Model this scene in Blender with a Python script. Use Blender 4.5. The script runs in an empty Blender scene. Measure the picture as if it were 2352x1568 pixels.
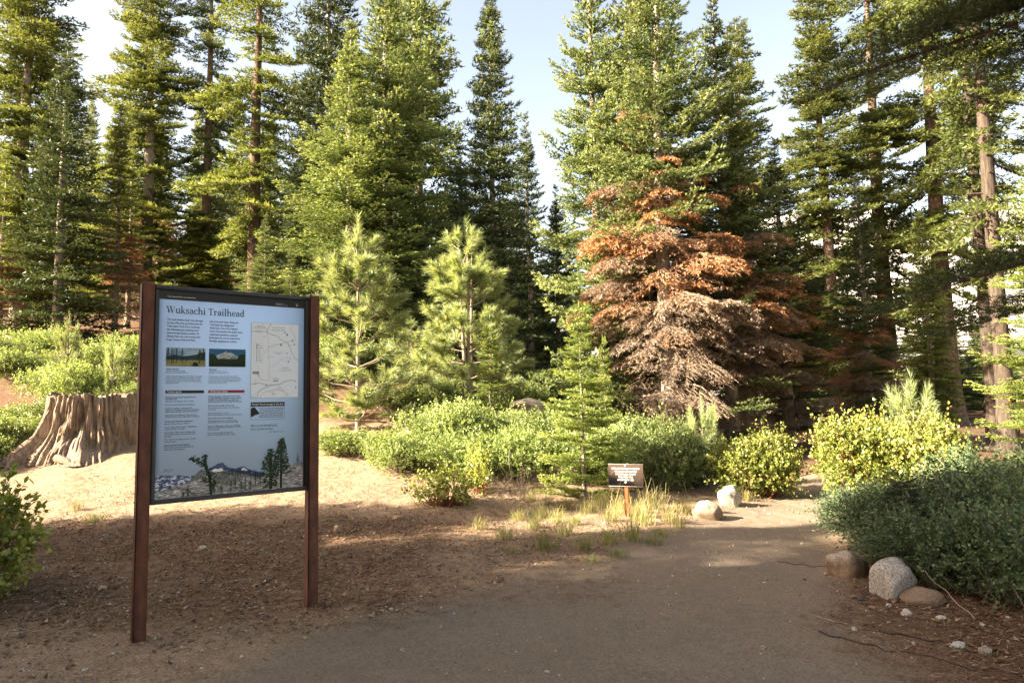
import bpy, math, random
import numpy as np
from mathutils import Vector, Matrix, noise as mnoise
random.seed(7)
RNG = np.random.default_rng(11)
scene = bpy.context.scene
COL = scene.collection
R_ = math.radians

# ------------------------------------------------------------------ camera, sky, sun, exposure
CAMZ, PITCH, ROLL, FPX = 1.33, R_(4.96), 0.019, 1568.0      # pixel units of a 2352x1568 picture
F = Vector((0, math.cos(PITCH), math.sin(PITCH)))
_up = Vector((0, -math.sin(PITCH), math.cos(PITCH))); _rt = Vector((1, 0, 0))
RT = _rt*math.cos(ROLL) - _up*math.sin(ROLL)
UP = _up*math.cos(ROLL) + _rt*math.sin(ROLL)
cam_d = bpy.data.cameras.new('camera'); cam_d.lens = 24; cam_d.sensor_width = 36; cam_d.clip_end = 6000; cam_d.clip_start = .05
cam = bpy.data.objects.new('camera', cam_d); COL.objects.link(cam)
m = Matrix.Identity(4)
for i in range(3):
    m[i][0] = RT[i]; m[i][1] = UP[i]; m[i][2] = -F[i]
m[2][3] = CAMZ
cam.matrix_world = m
scene.camera = cam

SUN_EL, SUN_H = R_(27), Vector((-1, -.3, 0)).normalized()
S = Vector((SUN_H.x*math.cos(SUN_EL), SUN_H.y*math.cos(SUN_EL), math.sin(SUN_EL)))
world = bpy.data.worlds.new('World'); scene.world = world; world.use_nodes = True
wn = world.node_tree.nodes; bg = wn['Background']
sky = wn.new('ShaderNodeTexSky'); sky.sky_type = 'NISHITA'; sky.sun_disc = False
sky.sun_elevation = SUN_EL; sky.sun_rotation = math.atan2(S.x, S.y) % (2*math.pi)
sky.altitude = 1000; sky.air_density = 1.0; sky.dust_density = 4.5; sky.ozone_density = 0.3
wbal = wn.new('ShaderNodeMix'); wbal.data_type = 'RGBA'; wbal.blend_type = 'MULTIPLY'; wbal.inputs[0].default_value = 1; wbal.inputs[7].default_value = (1.10, .865, .66, 1)   # warm white balance
world.node_tree.links.new(sky.outputs[0], wbal.inputs[6]); world.node_tree.links.new(wbal.outputs[2], bg.inputs[0]); bg.inputs[1].default_value = 0.09
sun_d = bpy.data.lights.new('sun', 'SUN'); sun_d.energy = 5.0; sun_d.angle = R_(.53); sun_d.color = (1, .86, .66)
sun = bpy.data.objects.new('sun', sun_d); COL.objects.link(sun)
sun.rotation_euler = S.to_track_quat('Z', 'Y').to_euler()
vs = scene.view_settings
vs.view_transform = 'Standard'; vs.look = 'None'; vs.gamma = 1; vs.use_curve_mapping = False; vs.exposure = 2.88
cy = scene.cycles
cy.use_denoising = True; cy.max_bounces = 7; cy.diffuse_bounces = 4; cy.glossy_bounces = 2; cy.transmission_bounces = 4
cy.sample_clamp_indirect = 6; cy.caustics_reflective = False; cy.caustics_refractive = False

# ------------------------------------------------------------------ picking points
def sstep(a, b, x):
    t = min(1, max(0, (x-a)/(b-a))); return t*t*(3-2*t)
def ground_h(x, y):
    u = y - 7.2
    if u <= 0: f = 0.0
    elif u < 7: f = .05*u + .028*u*u
    elif u < 45: f = 1.722 + .22*(u-7)
    else: f = 1.722 + .22*38 + .05*(u-45)
    e = 1.0 + max(0, min(y, 12)-8)*.3
    l = 1 - sstep(e-3.5-max(0, y-12)*.9, e+2, x)
    z = f*l + .055
    r = math.hypot(x, y)
    if r < 60:
        z += .035*mnoise.noise((x*.55, y*.55, 0)) + .018*mnoise.noise((x*1.7, y*1.7, 3))
        t = trail_mask(x, y)
        z += .012*mnoise.noise((x*5, y*5, 7))*(1-.6*t) - .03*t
    return z
TC = [(-1.5, -.3, 2.6), (2, 0, 2.0), (3, .15, 1.75), (4, .45, 1.5), (5.5, 1.5, .95), (7, 2.45, .65), (9, 3.95, .5), (10.5, 4.2, .42), (14, 4.6, .4), (20, 6, .4), (24, 8, .4)]
def trail_mask(x, y):
    if y < TC[0][0] or y > TC[-1][0]: return 0.0
    for a, b in zip(TC, TC[1:]):
        if a[0] <= y <= b[0]:
            t = (y-a[0])/(b[0]-a[0]); c = a[1]+(b[1]-a[1])*t; w = a[2]+(b[2]-a[2])*t
            return 1 - sstep(w-.15, w+.3, abs(x-c) + .18*mnoise.noise((x*1.3, y*1.3, 5)))
    return 0.0
def ray(px, py): return F*FPX + RT*(px-1176) + UP*(784-py)
def at(px, py, Y):
    d = ray(px, py); return Vector((0, 0, CAMZ)) + d*(Y/d.y)
def hor(px): return 920 - .019*(px-1176)
def base_at(px, Y):
    x = at(px, hor(px)+60, Y).x
    for _ in range(4):
        z = ground_h(x, Y); py = hor(px) + (CAMZ-z)/Y*FPX; x = at(px, py, Y).x
    return Vector((x, Y, ground_h(x, Y)))
def gnd(px, py):
    d = ray(px, py).normalized(); p = Vector((0, 0, CAMZ)); t = 1.0
    while t < 120:
        q = p + d*t
        if q.z <= ground_h(q.x, q.y): break
        t += .03
    return Vector((q.x, q.y, ground_h(q.x, q.y)))

# ------------------------------------------------------------------ mesh helpers
class Acc:
    def __init__(s): s.V=[]; s.F=[]; s.T=[]; s.M=[]; s.n=0
    def add(s, V, Fc, tint=.5, mat=0):
        V = np.asarray(V, float).reshape(-1, 3); Fc = np.asarray(Fc, int).reshape(-1, 3)
        s.V.append(V); s.F.append(Fc+s.n); s.n += len(V)
        s.T.append(np.broadcast_to(np.asarray(tint, float), (len(Fc),)).copy())
        s.M.append(np.full(len(Fc), mat, int))
    def soup(s, tri, tint=.5, mat=0):
        tri = np.asarray(tri, float).reshape(-1, 3, 3)
        s.add(tri.reshape(-1, 3), np.arange(len(tri)*3).reshape(-1, 3), tint, mat)
    def mesh(s, name, mats, smooth=False):
        V = np.concatenate(s.V); Fc = np.concatenate(s.F); T = np.concatenate(s.T); M = np.concatenate(s.M)
        me = bpy.data.meshes.new(name)
        me.vertices.add(len(V)); me.vertices.foreach_set('co', V.ravel().astype(np.float32))
        me.loops.add(len(Fc)*3); me.loops.foreach_set('vertex_index', Fc.ravel().astype(np.int32))
        me.polygons.add(len(Fc)); me.polygons.foreach_set('loop_start', np.arange(0, len(Fc)*3, 3, dtype=np.int32))
        me.polygons.foreach_set('loop_total', np.full(len(Fc), 3, np.int32))
        for mt in (mats if isinstance(mats, (list, tuple)) else [mats]): me.materials.append(mt)
        me.polygons.foreach_set('material_index', M.astype(np.int32))
        if smooth: me.polygons.foreach_set('use_smooth', np.ones(len(Fc), bool))
        a = me.attributes.new('tint', 'FLOAT', 'FACE'); a.data.foreach_set('value', T.astype(np.float32))
        me.update(calc_edges=True)
        return me
    def build(s, name, mats, parent=None, smooth=False):
        return link(name, s.mesh(name, mats, smooth), parent)
def link(name, me, parent=None):
    o = bpy.data.objects.new(name, me); COL.objects.link(o)
    if parent: o.parent = parent
    return o
def tag(o, label=None, cat=None, group=None, kind=None):
    if label: o['label'] = label
    if cat: o['category'] = cat
    if group: o['group'] = group
    if kind: o['kind'] = kind
    return o
def thing(name, label, cat, loc=(0, 0, 0), rz=0, group=None, scale=(1, 1, 1)):
    o = bpy.data.objects.new(name, None); COL.objects.link(o); o.empty_display_size = .2
    o.location = loc; o.rotation_euler = (0, 0, rz); o.scale = scale
    return tag(o, label, cat, group)
def box(acc, c, h, tint=.5, mat=0, bev=0.0):
    c = np.array(c); h = np.array(h)
    if bev <= 0:
        V = np.array([[sx, sy, sz] for sx in (-1, 1) for sy in (-1, 1) for sz in (-1, 1)])*h + c
        Fq = [(0,1,3,2),(4,6,7,5),(0,4,5,1),(2,3,7,6),(0,2,6,4),(1,5,7,3)]
        acc.add(V, [t for q in Fq for t in ((q[0],q[1],q[2]),(q[0],q[2],q[3]))], tint, mat)
    else:
        V = []; idx = {}
        for sx in (-1, 1):
            for sy in (-1, 1):
                for sz in (-1, 1):
                    sg = np.array([sx, sy, sz])
                    for a in range(3):
                        v = sg*(h-bev); v[a] = sg[a]*h[a]; idx[(sx, sy, sz, a)] = len(V); V.append(v+c)
        T = []
        def quad(q): T.extend([(q[0],q[1],q[2]),(q[0],q[2],q[3])])
        for a in range(3):
            b, d = [(1,2),(2,0),(0,1)][a]
            for s in (-1, 1):
                q = []
                for sb, sd in ((-1,-1),(1,-1),(1,1),(-1,1)):
                    k = [0,0,0]; k[a]=s; k[b]=sb; k[d]=sd; q.append(idx[(*k, a)])
                quad(q if s > 0 else q[::-1])
        for a in range(3):
            b, d = (a+1)%3, (a+2)%3
            for sb in (-1, 1):
                for sd in (-1, 1):
                    k0=[0,0,0]; k1=[0,0,0]; k0[a]=-1; k1[a]=1; k0[b]=k1[b]=sb; k0[d]=k1[d]=sd
                    quad([idx[(*k0,b)], idx[(*k1,b)], idx[(*k1,d)], idx[(*k0,d)]])
        for sx in (-1, 1):
            for sy in (-1, 1):
                for sz in (-1, 1): T.append(tuple(idx[(sx,sy,sz,a)] for a in range(3)))
        acc.add(V, T, tint, mat)
def tube(acc, pts, rad, k=6, tint=.5, mat=0):
    P = np.asarray(pts, float); n = len(P); rad = np.broadcast_to(np.asarray(rad, float), (n,))
    t = np.gradient(P, axis=0); t /= np.linalg.norm(t, axis=1)[:, None] + 1e-9
    ref = np.where(np.abs(t[:, 2:3]) > .9, np.array([[1., 0, 0]]), np.array([[0, 0, 1.]]))
    a = np.cross(t, ref); a /= np.linalg.norm(a, axis=1)[:, None] + 1e-9
    b = np.cross(t, a)
    th = np.arange(k)*2*np.pi/k
    V = (P[:, None] + rad[:, None, None]*(np.cos(th)[None, :, None]*a[:, None] + np.sin(th)[None, :, None]*b[:, None])).reshape(-1, 3)
    i, j = np.meshgrid(np.arange(n-1), np.arange(k), indexing='ij'); j2 = (j+1) % k
    q = np.stack([i*k+j, i*k+j2, (i+1)*k+j2, (i+1)*k+j], -1).reshape(-1, 4)
    Fc = np.concatenate([q[:, [0, 1, 2]], q[:, [0, 2, 3]]])
    V = np.concatenate([V, P[-1:]]); e = (n-1)*k
    Fc = np.concatenate([Fc, [[e+jj, e+(jj+1) % k, n*k] for jj in range(k)]])
    acc.add(V, Fc, tint, mat)

# ------------------------------------------------------------------ materials
def mat_new(name):
    mt = bpy.data.materials.new(name); mt.use_nodes = True
    nt = mt.node_tree; b = nt.nodes['Principled BSDF']; return mt, nt, b
def nd(nt, typ, **kw):
    n = nt.nodes.new(typ)
    for k, v in kw.items(): setattr(n, k, v)
    return n
def ramp(nt, fac, stops):
    r = nt.nodes.new('ShaderNodeValToRGB'); e = r.color_ramp.elements
    while len(e) < len(stops): e.new(.5)
    for el, (p, c) in zip(e, stops): el.position = p; el.color = (*c, 1)
    nt.links.new(fac, r.inputs[0]); return r.outputs[0]
def noise_n(nt, scale, detail=4, rough=.55, vec=None, dist=0):
    n = nd(nt, 'ShaderNodeTexNoise'); n.inputs['Scale'].default_value = scale; n.inputs['Detail'].default_value = detail
    n.inputs['Roughness'].default_value = rough; n.inputs['Distortion'].default_value = dist
    if vec is not None: nt.links.new(vec, n.inputs['Vector'])
    return n.outputs['Fac']
def mapv(nt, scale=(1, 1, 1), kind='Object'):
    tc = nd(nt, 'ShaderNodeTexCoord'); mp = nd(nt, 'ShaderNodeMapping'); mp.inputs['Scale'].default_value = scale
    nt.links.new(tc.outputs[kind], mp.inputs[0]); return mp.outputs[0]
def mixc(nt, fac, a, b, mode='MIX'):
    mx = nd(nt, 'ShaderNodeMix', data_type='RGBA', blend_type=mode)
    for s, v in ((mx.inputs[0], fac), (mx.inputs[6], a), (mx.inputs[7], b)):
        if isinstance(v, (int, float)): s.default_value = v
        elif isinstance(v, tuple): s.default_value = (*v, 1)
        else: nt.links.new(v, s)
    return mx.outputs[2]
def bump(nt, b, h, strength=.4, dist=.02):
    bp = nd(nt, 'ShaderNodeBump'); bp.inputs['Strength'].default_value = strength; bp.inputs['Distance'].default_value = dist
    nt.links.new(h, bp.inputs['Height']); nt.links.new(bp.outputs[0], b.inputs['Normal'])
def leaf_mat(name, stops, transl=.35, rough=.5, spec=.25, var=.25, tcol=None):
    mt, nt, b = mat_new(name)
    a = nd(nt, 'ShaderNodeAttribute', attribute_name='tint')
    c = ramp(nt, a.outputs['Fac'], stops)
    oi = nd(nt, 'ShaderNodeObjectInfo'); mr = nd(nt, 'ShaderNodeMapRange'); mr.inputs[3].default_value = 1-var; mr.inputs[4].default_value = 1+var
    nt.links.new(oi.outputs['Random'], mr.inputs[0])
    hs = nd(nt, 'ShaderNodeHueSaturation'); nt.links.new(mr.outputs[0], hs.inputs['Value']); nt.links.new(c, hs.inputs['Color'])
    nt.links.new(hs.outputs[0], b.inputs['Base Color']); b.inputs['Roughness'].default_value = rough; b.inputs['Specular IOR Level'].default_value = spec
    tr = nd(nt, 'ShaderNodeBsdfTranslucent')
    tc = mixc(nt, 1.0, hs.outputs[0], tcol or (1.25, 1.15, .6), 'MULTIPLY'); nt.links.new(tc, tr.inputs[0])
    mx = nd(nt, 'ShaderNodeMixShader'); mx.inputs[0].default_value = transl
    nt.links.new(b.outputs[0], mx.inputs[1]); nt.links.new(tr.outputs[0], mx.inputs[2])
    nt.links.new(mx.outputs[0], nt.nodes['Material Output'].inputs[0])
    return mt
def bark_mat(name, stops, vscale=(6, 6, 1.2), strength=.7):
    mt, nt, b = mat_new(name); v = mapv(nt, vscale)
    n = noise_n(nt, 3, 6, .65, v, .4); n2 = noise_n(nt, 1.1, 3, .5, mapv(nt, (1, 1, 1)))
    c = ramp(nt, n, stops); c = mixc(nt, .5, c, ramp(nt, n2, [(.3, (.55, .55, .55)), (.7, (1.2, 1.2, 1.2))]), 'MULTIPLY')
    nt.links.new(c, b.inputs['Base Color']); b.inputs['Roughness'].default_value = .9; b.inputs['Specular IOR Level'].default_value = .1
    bump(nt, b, n, strength, .03); return mt
def plain(name, col, rough=.6, spec=.3):
    mt, nt, b = mat_new(name); b.inputs['Base Color'].default_value = (*col, 1); b.inputs['Roughness'].default_value = rough
    b.inputs['Specular IOR Level'].default_value = spec; return mt

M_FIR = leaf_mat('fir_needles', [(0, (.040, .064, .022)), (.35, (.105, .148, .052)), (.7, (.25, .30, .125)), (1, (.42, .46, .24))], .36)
M_FIRB = leaf_mat('fir_needles_dark', [(0, (.028, .047, .020)), (.5, (.058, .084, .034)), (1, (.13, .16, .066))], .25)  # darker green than the common fir needles
M_OVER = leaf_mat('fir_needles_shade_toned', [(0, (.016, .028, .010)), (.5, (.036, .052, .018)), (1, (.075, .095, .030))], .25)  # darker copy of fir needles; the overhang's shade is put into the colour
M_FIRY = leaf_mat('mature_conifer_needles', [(0, (.060, .082, .022)), (.5, (.135, .168, .050)), (1, (.28, .30, .105))], .40)
M_FIRG = leaf_mat('young_fir_needles', [(0, (.08, .12, .03)), (.5, (.18, .23, .06)), (1, (.38, .42, .13))], .38)
M_PINE = leaf_mat('pine_needles', [(0, (.13, .18, .070)), (.5, (.28, .345, .155)), (1, (.47, .52, .29))], .38, .4, .4)
M_DEAD = leaf_mat('dead_brown_needles', [(0, (.30, .25, .20)), (.3, (.29, .215, .155)), (.6, (.35, .195, .10)), (1, (.44, .225, .10))], .25, .8, .1, .12, (1.2, 1, .8))
M_TWIG = leaf_mat('dead_grey_twigs', [(0, (.16, .115, .085)), (.5, (.28, .21, .155)), (1, (.42, .34, .27))], .05, .85, .1, .1)
M_MANZ = leaf_mat('manzanita_leaves', [(0, (.11, .155, .030)), (.5, (.245, .30, .060)), (.9, (.43, .45, .13)), (1, (.42, .26, .07))], .3, .35, .5)
M_CEAN = leaf_mat('snowbush_leaves', [(0, (.08, .125, .034)), (.5, (.215, .29, .082)), (1, (.42, .48, .20))], .36, .45, .4)
M_CEAN_SHADE = leaf_mat('shaded_snowbush_leaves', [(0, (.034, .066, .026)), (.5, (.080, .132, .054)), (1, (.165, .22, .092))], .25, .45, .4)  # snowbush leaves again, a bluer green with shade put into the colour
M_GRASS = leaf_mat('grass_blades', [(0, (.10, .14, .04)), (.5, (.22, .24, .09)), (1, (.42, .36, .18))], .35, .6, .2)
M_REDSTEM = plain('red_stem', (.16, .05, .025), .6)
M_PALESTEM = plain('pale_stem', (.30, .27, .22), .8)
M_DRY = plain('dry_stem', (.38, .28, .20), .9)
M_DARKSTEM = plain('dark_stem', (.06, .042, .03), .9)
M_BARKP = bark_mat('pale_fir_bark', [(.3, (.16, .13, .10)), (.55, (.36, .31, .26)), (.8, (.52, .47, .41))])
M_BARKD = bark_mat('dark_furrowed_bark', [(.3, (.06, .042, .03)), (.55, (.15, .105, .078)), (.8, (.30, .21, .155))], (7, 7, .9), 1.0)
M_BARKG = bark_mat('grey_pine_bark', [(.3, (.20, .16, .115)), (.6, (.33, .28, .21)), (.8, (.42, .36, .27))], (8, 8, 3), .4)

def granite(name, c1, c2, dirt=None):
    mt, nt, b = mat_new(name); v = mapv(nt)
    sp = noise_n(nt, 90, 3, .7, v); big = noise_n(nt, 5, 5, .6, v)
    c = ramp(nt, sp, [(.36, tuple(x*.3 for x in c1)), (.47, c1), (.62, c2), (.75, tuple(min(.8, x*1.5) for x in c2))])
    c = mixc(nt, .6, c, ramp(nt, big, [(.3, (.6, .58, .55)), (.7, (1.15, 1.12, 1.08))]), 'MULTIPLY')
    if dirt:
        g = nd(nt, 'ShaderNodeSeparateXYZ'); nt.links.new(v, g.inputs[0])
        ad = nd(nt, 'ShaderNodeMath', operation='MULTIPLY_ADD'); nt.links.new(big, ad.inputs[0]); ad.inputs[1].default_value = .14; nt.links.new(g.outputs[2], ad.inputs[2])
        mr = nd(nt, 'ShaderNodeMapRange'); mr.inputs[1].default_value = .15; mr.inputs[2].default_value = .23; mr.inputs[3].default_value = 1; mr.inputs[4].default_value = 0
        nt.links.new(ad.outputs[0], mr.inputs[0]); c = mixc(nt, mr.outputs[0], c, mixc(nt, .75, c, dirt))
    nt.links.new(c, b.inputs['Base Color']); b.inputs['Roughness'].default_value = .85; b.inputs['Specular IOR Level'].default_value = .2
    bump(nt, b, noise_n(nt, 35, 5, .7, v), .5, .012); return mt
M_GRAN = granite('grey_granite', (.36, .34, .31), (.46, .44, .40))
M_GRANB = granite('dirty_granite', (.34, .29, .23), (.44, .39, .32), (.15, .095, .055))
M_STONE = granite('small_stone', (.30, .25, .20), (.40, .35, .29))
M_STONEW = granite('pale_stone', (.46, .42, .37), (.56, .53, .48))
M_STONED = granite('dark_stone', (.075, .062, .055), (.11, .095, .085))
M_STONEO = granite('tan_stone', (.36, .25, .15), (.45, .34, .22))

def ground_mat():
    mt, nt, b = mat_new('sandy_forest_soil')
    v = mapv(nt, (1, 1, 1), 'Object')
    tr = nd(nt, 'ShaderNodeAttribute', attribute_name='trail').outputs['Fac']
    li = nd(nt, 'ShaderNodeAttribute', attribute_name='litter').outputs['Fac']
    fine = noise_n(nt, 70, 4, .7, v); mid = noise_n(nt, 9, 6, .65, v); big = noise_n(nt, 1.2, 4, .5, v)
    soil = ramp(nt, fine, [(.3, (.15, .105, .068)), (.5, (.285, .208, .142)), (.7, (.40, .31, .22))])
    soil = mixc(nt, .45, soil, ramp(nt, mid, [(.35, (.5, .45, .4)), (.65, (1.2, 1.15, 1.1))]), 'MULTIPLY')
    sand = ramp(nt, fine, [(.28, (.125, .098, .074)), (.5, (.205, .164, .122)), (.72, (.28, .228, .178))])
    sand = mixc(nt, .3, sand, ramp(nt, mid, [(.35, (.72, .68, .64)), (.65, (1.12, 1.1, 1.08))]), 'MULTIPLY')
    lit = ramp(nt, fine, [(.32, (.05, .030, .020)), (.5, (.115, .068, .040)), (.68, (.21, .135, .085))])
    mm = nd(nt, 'ShaderNodeMath', operation='MULTIPLY_ADD'); nt.links.new(mid, mm.inputs[0]); mm.inputs[1].default_value = 1.4; mm.inputs[2].default_value = -.75
    m2 = nd(nt, 'ShaderNodeMath', operation='ADD'); nt.links.new(mm.outputs[0], m2.inputs[0]); nt.links.new(li, m2.inputs[1])
    mr = nd(nt, 'ShaderNodeMapRange'); mr.inputs[1].default_value = .3; mr.inputs[2].default_value = .8; nt.links.new(m2.outputs[0], mr.inputs[0])
    c = mixc(nt, tr, soil, sand); c = mixc(nt, mr.outputs[0], c, lit)
    c = mixc(nt, .4, c, ramp(nt, big, [(.3, (.78, .76, .74)), (.7, (1.1, 1.1, 1.1))]), 'MULTIPLY')
    nt.links.new(c, b.inputs['Base Color']); b.inputs['Roughness'].default_value = .95; b.inputs['Specular IOR Level'].default_value = .08
    foot = noise_n(nt, 3.2, 3, .5, v, .6)
    h0 = nd(nt, 'ShaderNodeMath', operation='MULTIPLY_ADD'); nt.links.new(foot, h0.inputs[0]); h0.inputs[1].default_value = 4.0; nt.links.new(fine, h0.inputs[2])
    h = nd(nt, 'ShaderNodeMath', operation='MULTIPLY_ADD'); nt.links.new(mid, h.inputs[0]); h.inputs[1].default_value = 2.2; nt.links.new(h0.outputs[0], h.inputs[2])
    bump(nt, b, h.outputs[0], .55, .018); return mt
M_GROUND = ground_mat()

# ------------------------------------------------------------------ ground, trail, mountain
def litter_mask(x, y):
    a = .85*sstep(1.6, 2.6, x + .45 - max(0, y-4)*.6)*(1-sstep(6, 9, y))               # under the right-hand bushes
    b = .75*(1-sstep(-1.2, .8, x))*sstep(3.2, 4.6, y)*(1-sstep(7.2, 8.4, y))      # left of the trail
    c = .5*sstep(3.6, 4.8, y)*(1-sstep(6.6, 7.5, y))*(1-sstep(.6, 1.4, x))
    d = .9*sstep(10.8, 12.5, y+.12*x)
    return max(a, b, c, d)
def axis(a, b, st, far):
    c = list(np.arange(a, b+1e-6, st)); d = st; lo, hi = c[0], c[-1]; L = []; H = []
    while hi < far: d *= 1.22; hi += d; H.append(hi)
    d = st
    while lo > -far: d *= 1.22; lo -= d; L.append(lo)
    return np.array(L[::-1]+c+H)
def build_ground():
    X = axis(-8, 6, .07, 2500); Y = axis(1.4, 13, .07, 2500)
    nx, ny = len(X), len(Y)
    V = np.array([(x, y, ground_h(x, y)) for y in Y for x in X])
    tr = np.array([trail_mask(x, y) for y in Y for x in X]); li = np.array([litter_mask(x, y) for y in Y for x in X])
    i, j = np.meshgrid(np.arange(ny-1), np.arange(nx-1), indexing='ij')
    q = np.stack([i*nx+j, i*nx+j+1, (i+1)*nx+j+1, (i+1)*nx+j], -1).reshape(-1, 4)
    on = tr[q].mean(1) > .5
    for nm, sel in (('ground', ~on), ('trail', on)):
        qq = q[sel]; ids, inv = np.unique(qq, return_inverse=True); qq = inv.reshape(-1, 4)
        a = Acc(); a.add(V[ids], np.concatenate([qq[:, [0, 1, 2]], qq[:, [0, 2, 3]]]))
        o = a.build(nm, M_GROUND, None, True); tag(o, kind='structure')
        for an, arr in (('trail', tr), ('litter', li)):
            at_ = o.data.attributes.new(an, 'FLOAT', 'POINT'); at_.data.foreach_set('value', arr[ids].astype(np.float32))
build_ground()
def build_mountain():
    mt, nt, b = mat_new('pale_granite_slope'); v = mapv(nt)
    n = noise_n(nt, .03, 8, .65, v); n2 = noise_n(nt, .12, 4, .6, v)
    c = ramp(nt, n, [(.35, (.30, .28, .27)), (.55, (.5, .48, .46)), (.75, (.62, .60, .58))])
    c = mixc(nt, ramp(nt, n2, [(.60, (0, 0, 0)), (.68, (1, 1, 1))]), c, (.06, .08, .05))
    nt.links.new(c, b.inputs['Base Color']); b.inputs['Roughness'].default_value = .9
    a = Acc(); nx, ny = 120, 40; V = []
    for j in range(ny):
        for i in range(nx):
            x = 60 + i*12; y = 620 + j*14
            ridge = sstep(60, 420, x)*(1-.25*sstep(900, 1500, x))
            z = -20 + 285*ridge*math.sin(math.pi*min(1, (j/(ny-1))*.62)) + 45*ridge*mnoise.noise((x*.012, y*.012, 2)) + 18*ridge*mnoise.noise((x*.05, y*.05, 4))
            V.append((x, y, z))
    i, j = np.meshgrid(np.arange(ny-1), np.arange(nx-1), indexing='ij')
    q = np.stack([i*nx+j, i*nx+j+1, (i+1)*nx+j+1, (i+1)*nx+j], -1).reshape(-1, 4)
    a.add(V, np.concatenate([q[:, [0, 1, 2]], q[:, [0, 2, 3]]]))
    tag(a.build('mountain', mt, None, True), kind='structure')
build_mountain()

# ------------------------------------------------------------------ the trailhead sign
def rust():
    mt, nt, b = mat_new('rusted_steel'); v = mapv(nt, (1, 1, .35))
    n = noise_n(nt, 22, 6, .65, v); st = noise_n(nt, 7, 4, .6, mapv(nt, (3, 3, .5)))
    c = ramp(nt, n, [(.3, (.055, .020, .012)), (.55, (.12, .040, .020)), (.78, (.20, .075, .035))])
    c = mixc(nt, ramp(nt, st, [(.66, (0, 0, 0)), (.8, (.4, .4, .4))]), c, (.19, .12, .085))
    nt.links.new(c, b.inputs['Base Color']); b.inputs['Roughness'].default_value = .7; b.inputs['Specular IOR Level'].default_value = .3
    bump(nt, b, n, .25, .004); return mt
M_RUST = rust()
M_FRAME = plain('dark_bronze_frame', (.045, .042, .040), .45)
M_PANEL = plain('pale_blue_panel', (.56, .74, 1.0), .42, .35)
M_BLK = plain('black_print', (.016, .016, .018), .45)
M_TXT = plain('dark_ink', (.022, .022, .03), .5)
M_WHT = plain('white_print', (.78, .78, .76), .5)
M_RED = plain('red_print', (.30, .028, .042), .5)
M_MAP = plain('map_paper', (.80, .83, .86), .5)
M_BLUE = plain('map_blue', (.03, .25, .55), .5)
M_RIV = plain('river_blue', (.30, .52, .72), .5)
M_GREY = plain('map_grey', (.20, .21, .22), .5)
M_PINK = plain('map_pink', (.45, .16, .15), .5)
M_GRN = plain('map_green', (.05, .28, .16), .5)
M_PTREE = leaf_mat('printed_tree', [(0, (.008, .016, .010)), (.5, (.022, .045, .018)), (1, (.06, .085, .03))], 0, .5, .2, 0)

SL, SR = at(349, 905, 3.90), at(705, 905, 4.45)
SL.z = SR.z = 0
sdir = (SR-SL).normalized(); SW = (SR-SL).length; PTOP = 2.035
sign = thing('trailhead_sign', 'tall pale blue trailhead information sign framed between two rusted square posts', 'sign', (SL.x, SL.y, 0), math.atan2(sdir.y, sdir.x))
# local frame: x along the panel, y away from the viewer, z up
PW, PH, PT = SW-.05, 1.20, .018
for xx, dz in ((-.036, 0.0), (SW+.036, 0.0)):
    a = Acc(); gz = ground_h(*(Vector((SL.x, SL.y, 0))+sdir*xx).xy); zt = PTOP+.008
    box(a, (xx, .0, (zt+gz-.25)/2), (.034, .036, (zt-gz+.25)/2), .5, 0, .006)
    a.build('post', M_RUST, sign)
for nm, c, h in (('frame_rail', (SW/2, 0, PTOP-.0125), (SW/2-.0015, .019, .0125)), ('frame_rail', (SW/2, 0, PTOP-1.2375), (SW/2-.0015, .019, .0125)),
                 ('frame_stile', (.0125, 0, PTOP-.625), (.011, .0187, .5995)), ('frame_stile', (SW-.0125, 0, PTOP-.625), (.011, .0187, .5995))):
    a = Acc(); box(a, c, h, .5, 0, .003); a.build(nm, M_FRAME, sign)
a = Acc(); box(a, (SW/2, .002, PTOP-.625), (PW/2-.0003, .007, PH/2-.0003)); panel = a.build('panel', M_PANEL, sign)
X0, Z0, YF = .025, PTOP-.025, -.0055
SXS = PW/.86
def pv(u, v, lay): return (X0+u*SXS, YF-.0007*lay, Z0-v)
def poly(acc, pts, lay, tint=.5, mat=0):
    from mathutils.geometry import tessellate_polygon
    P3 = [Vector(pv(u, v, lay)) for u, v in pts]
    T = tessellate_polygon([P3]); acc.add([tuple(p) for p in P3], [tuple(t) for t in T], tint, mat)
def rect(acc, u0, v0, u1, v1, lay, tint=.5, mat=0): poly(acc, [(u0, v0), (u1, v0), (u1, v1), (u0, v1)], lay, tint, mat)
def line(acc, pts, w, lay, tint=.5, mat=0):
    for (a0, b0), (a1, b1) in zip(pts, pts[1:]):
        d = math.hypot(a1-a0, b1-b0) or 1; nx, ny = -(b1-b0)/d*w/2, (a1-a0)/d*w/2
        poly(acc, [(a0+nx, b0+ny), (a1+nx, b1+ny), (a1-nx, b1-ny), (a0-nx, b0-ny)], lay, tint, mat)

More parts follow.
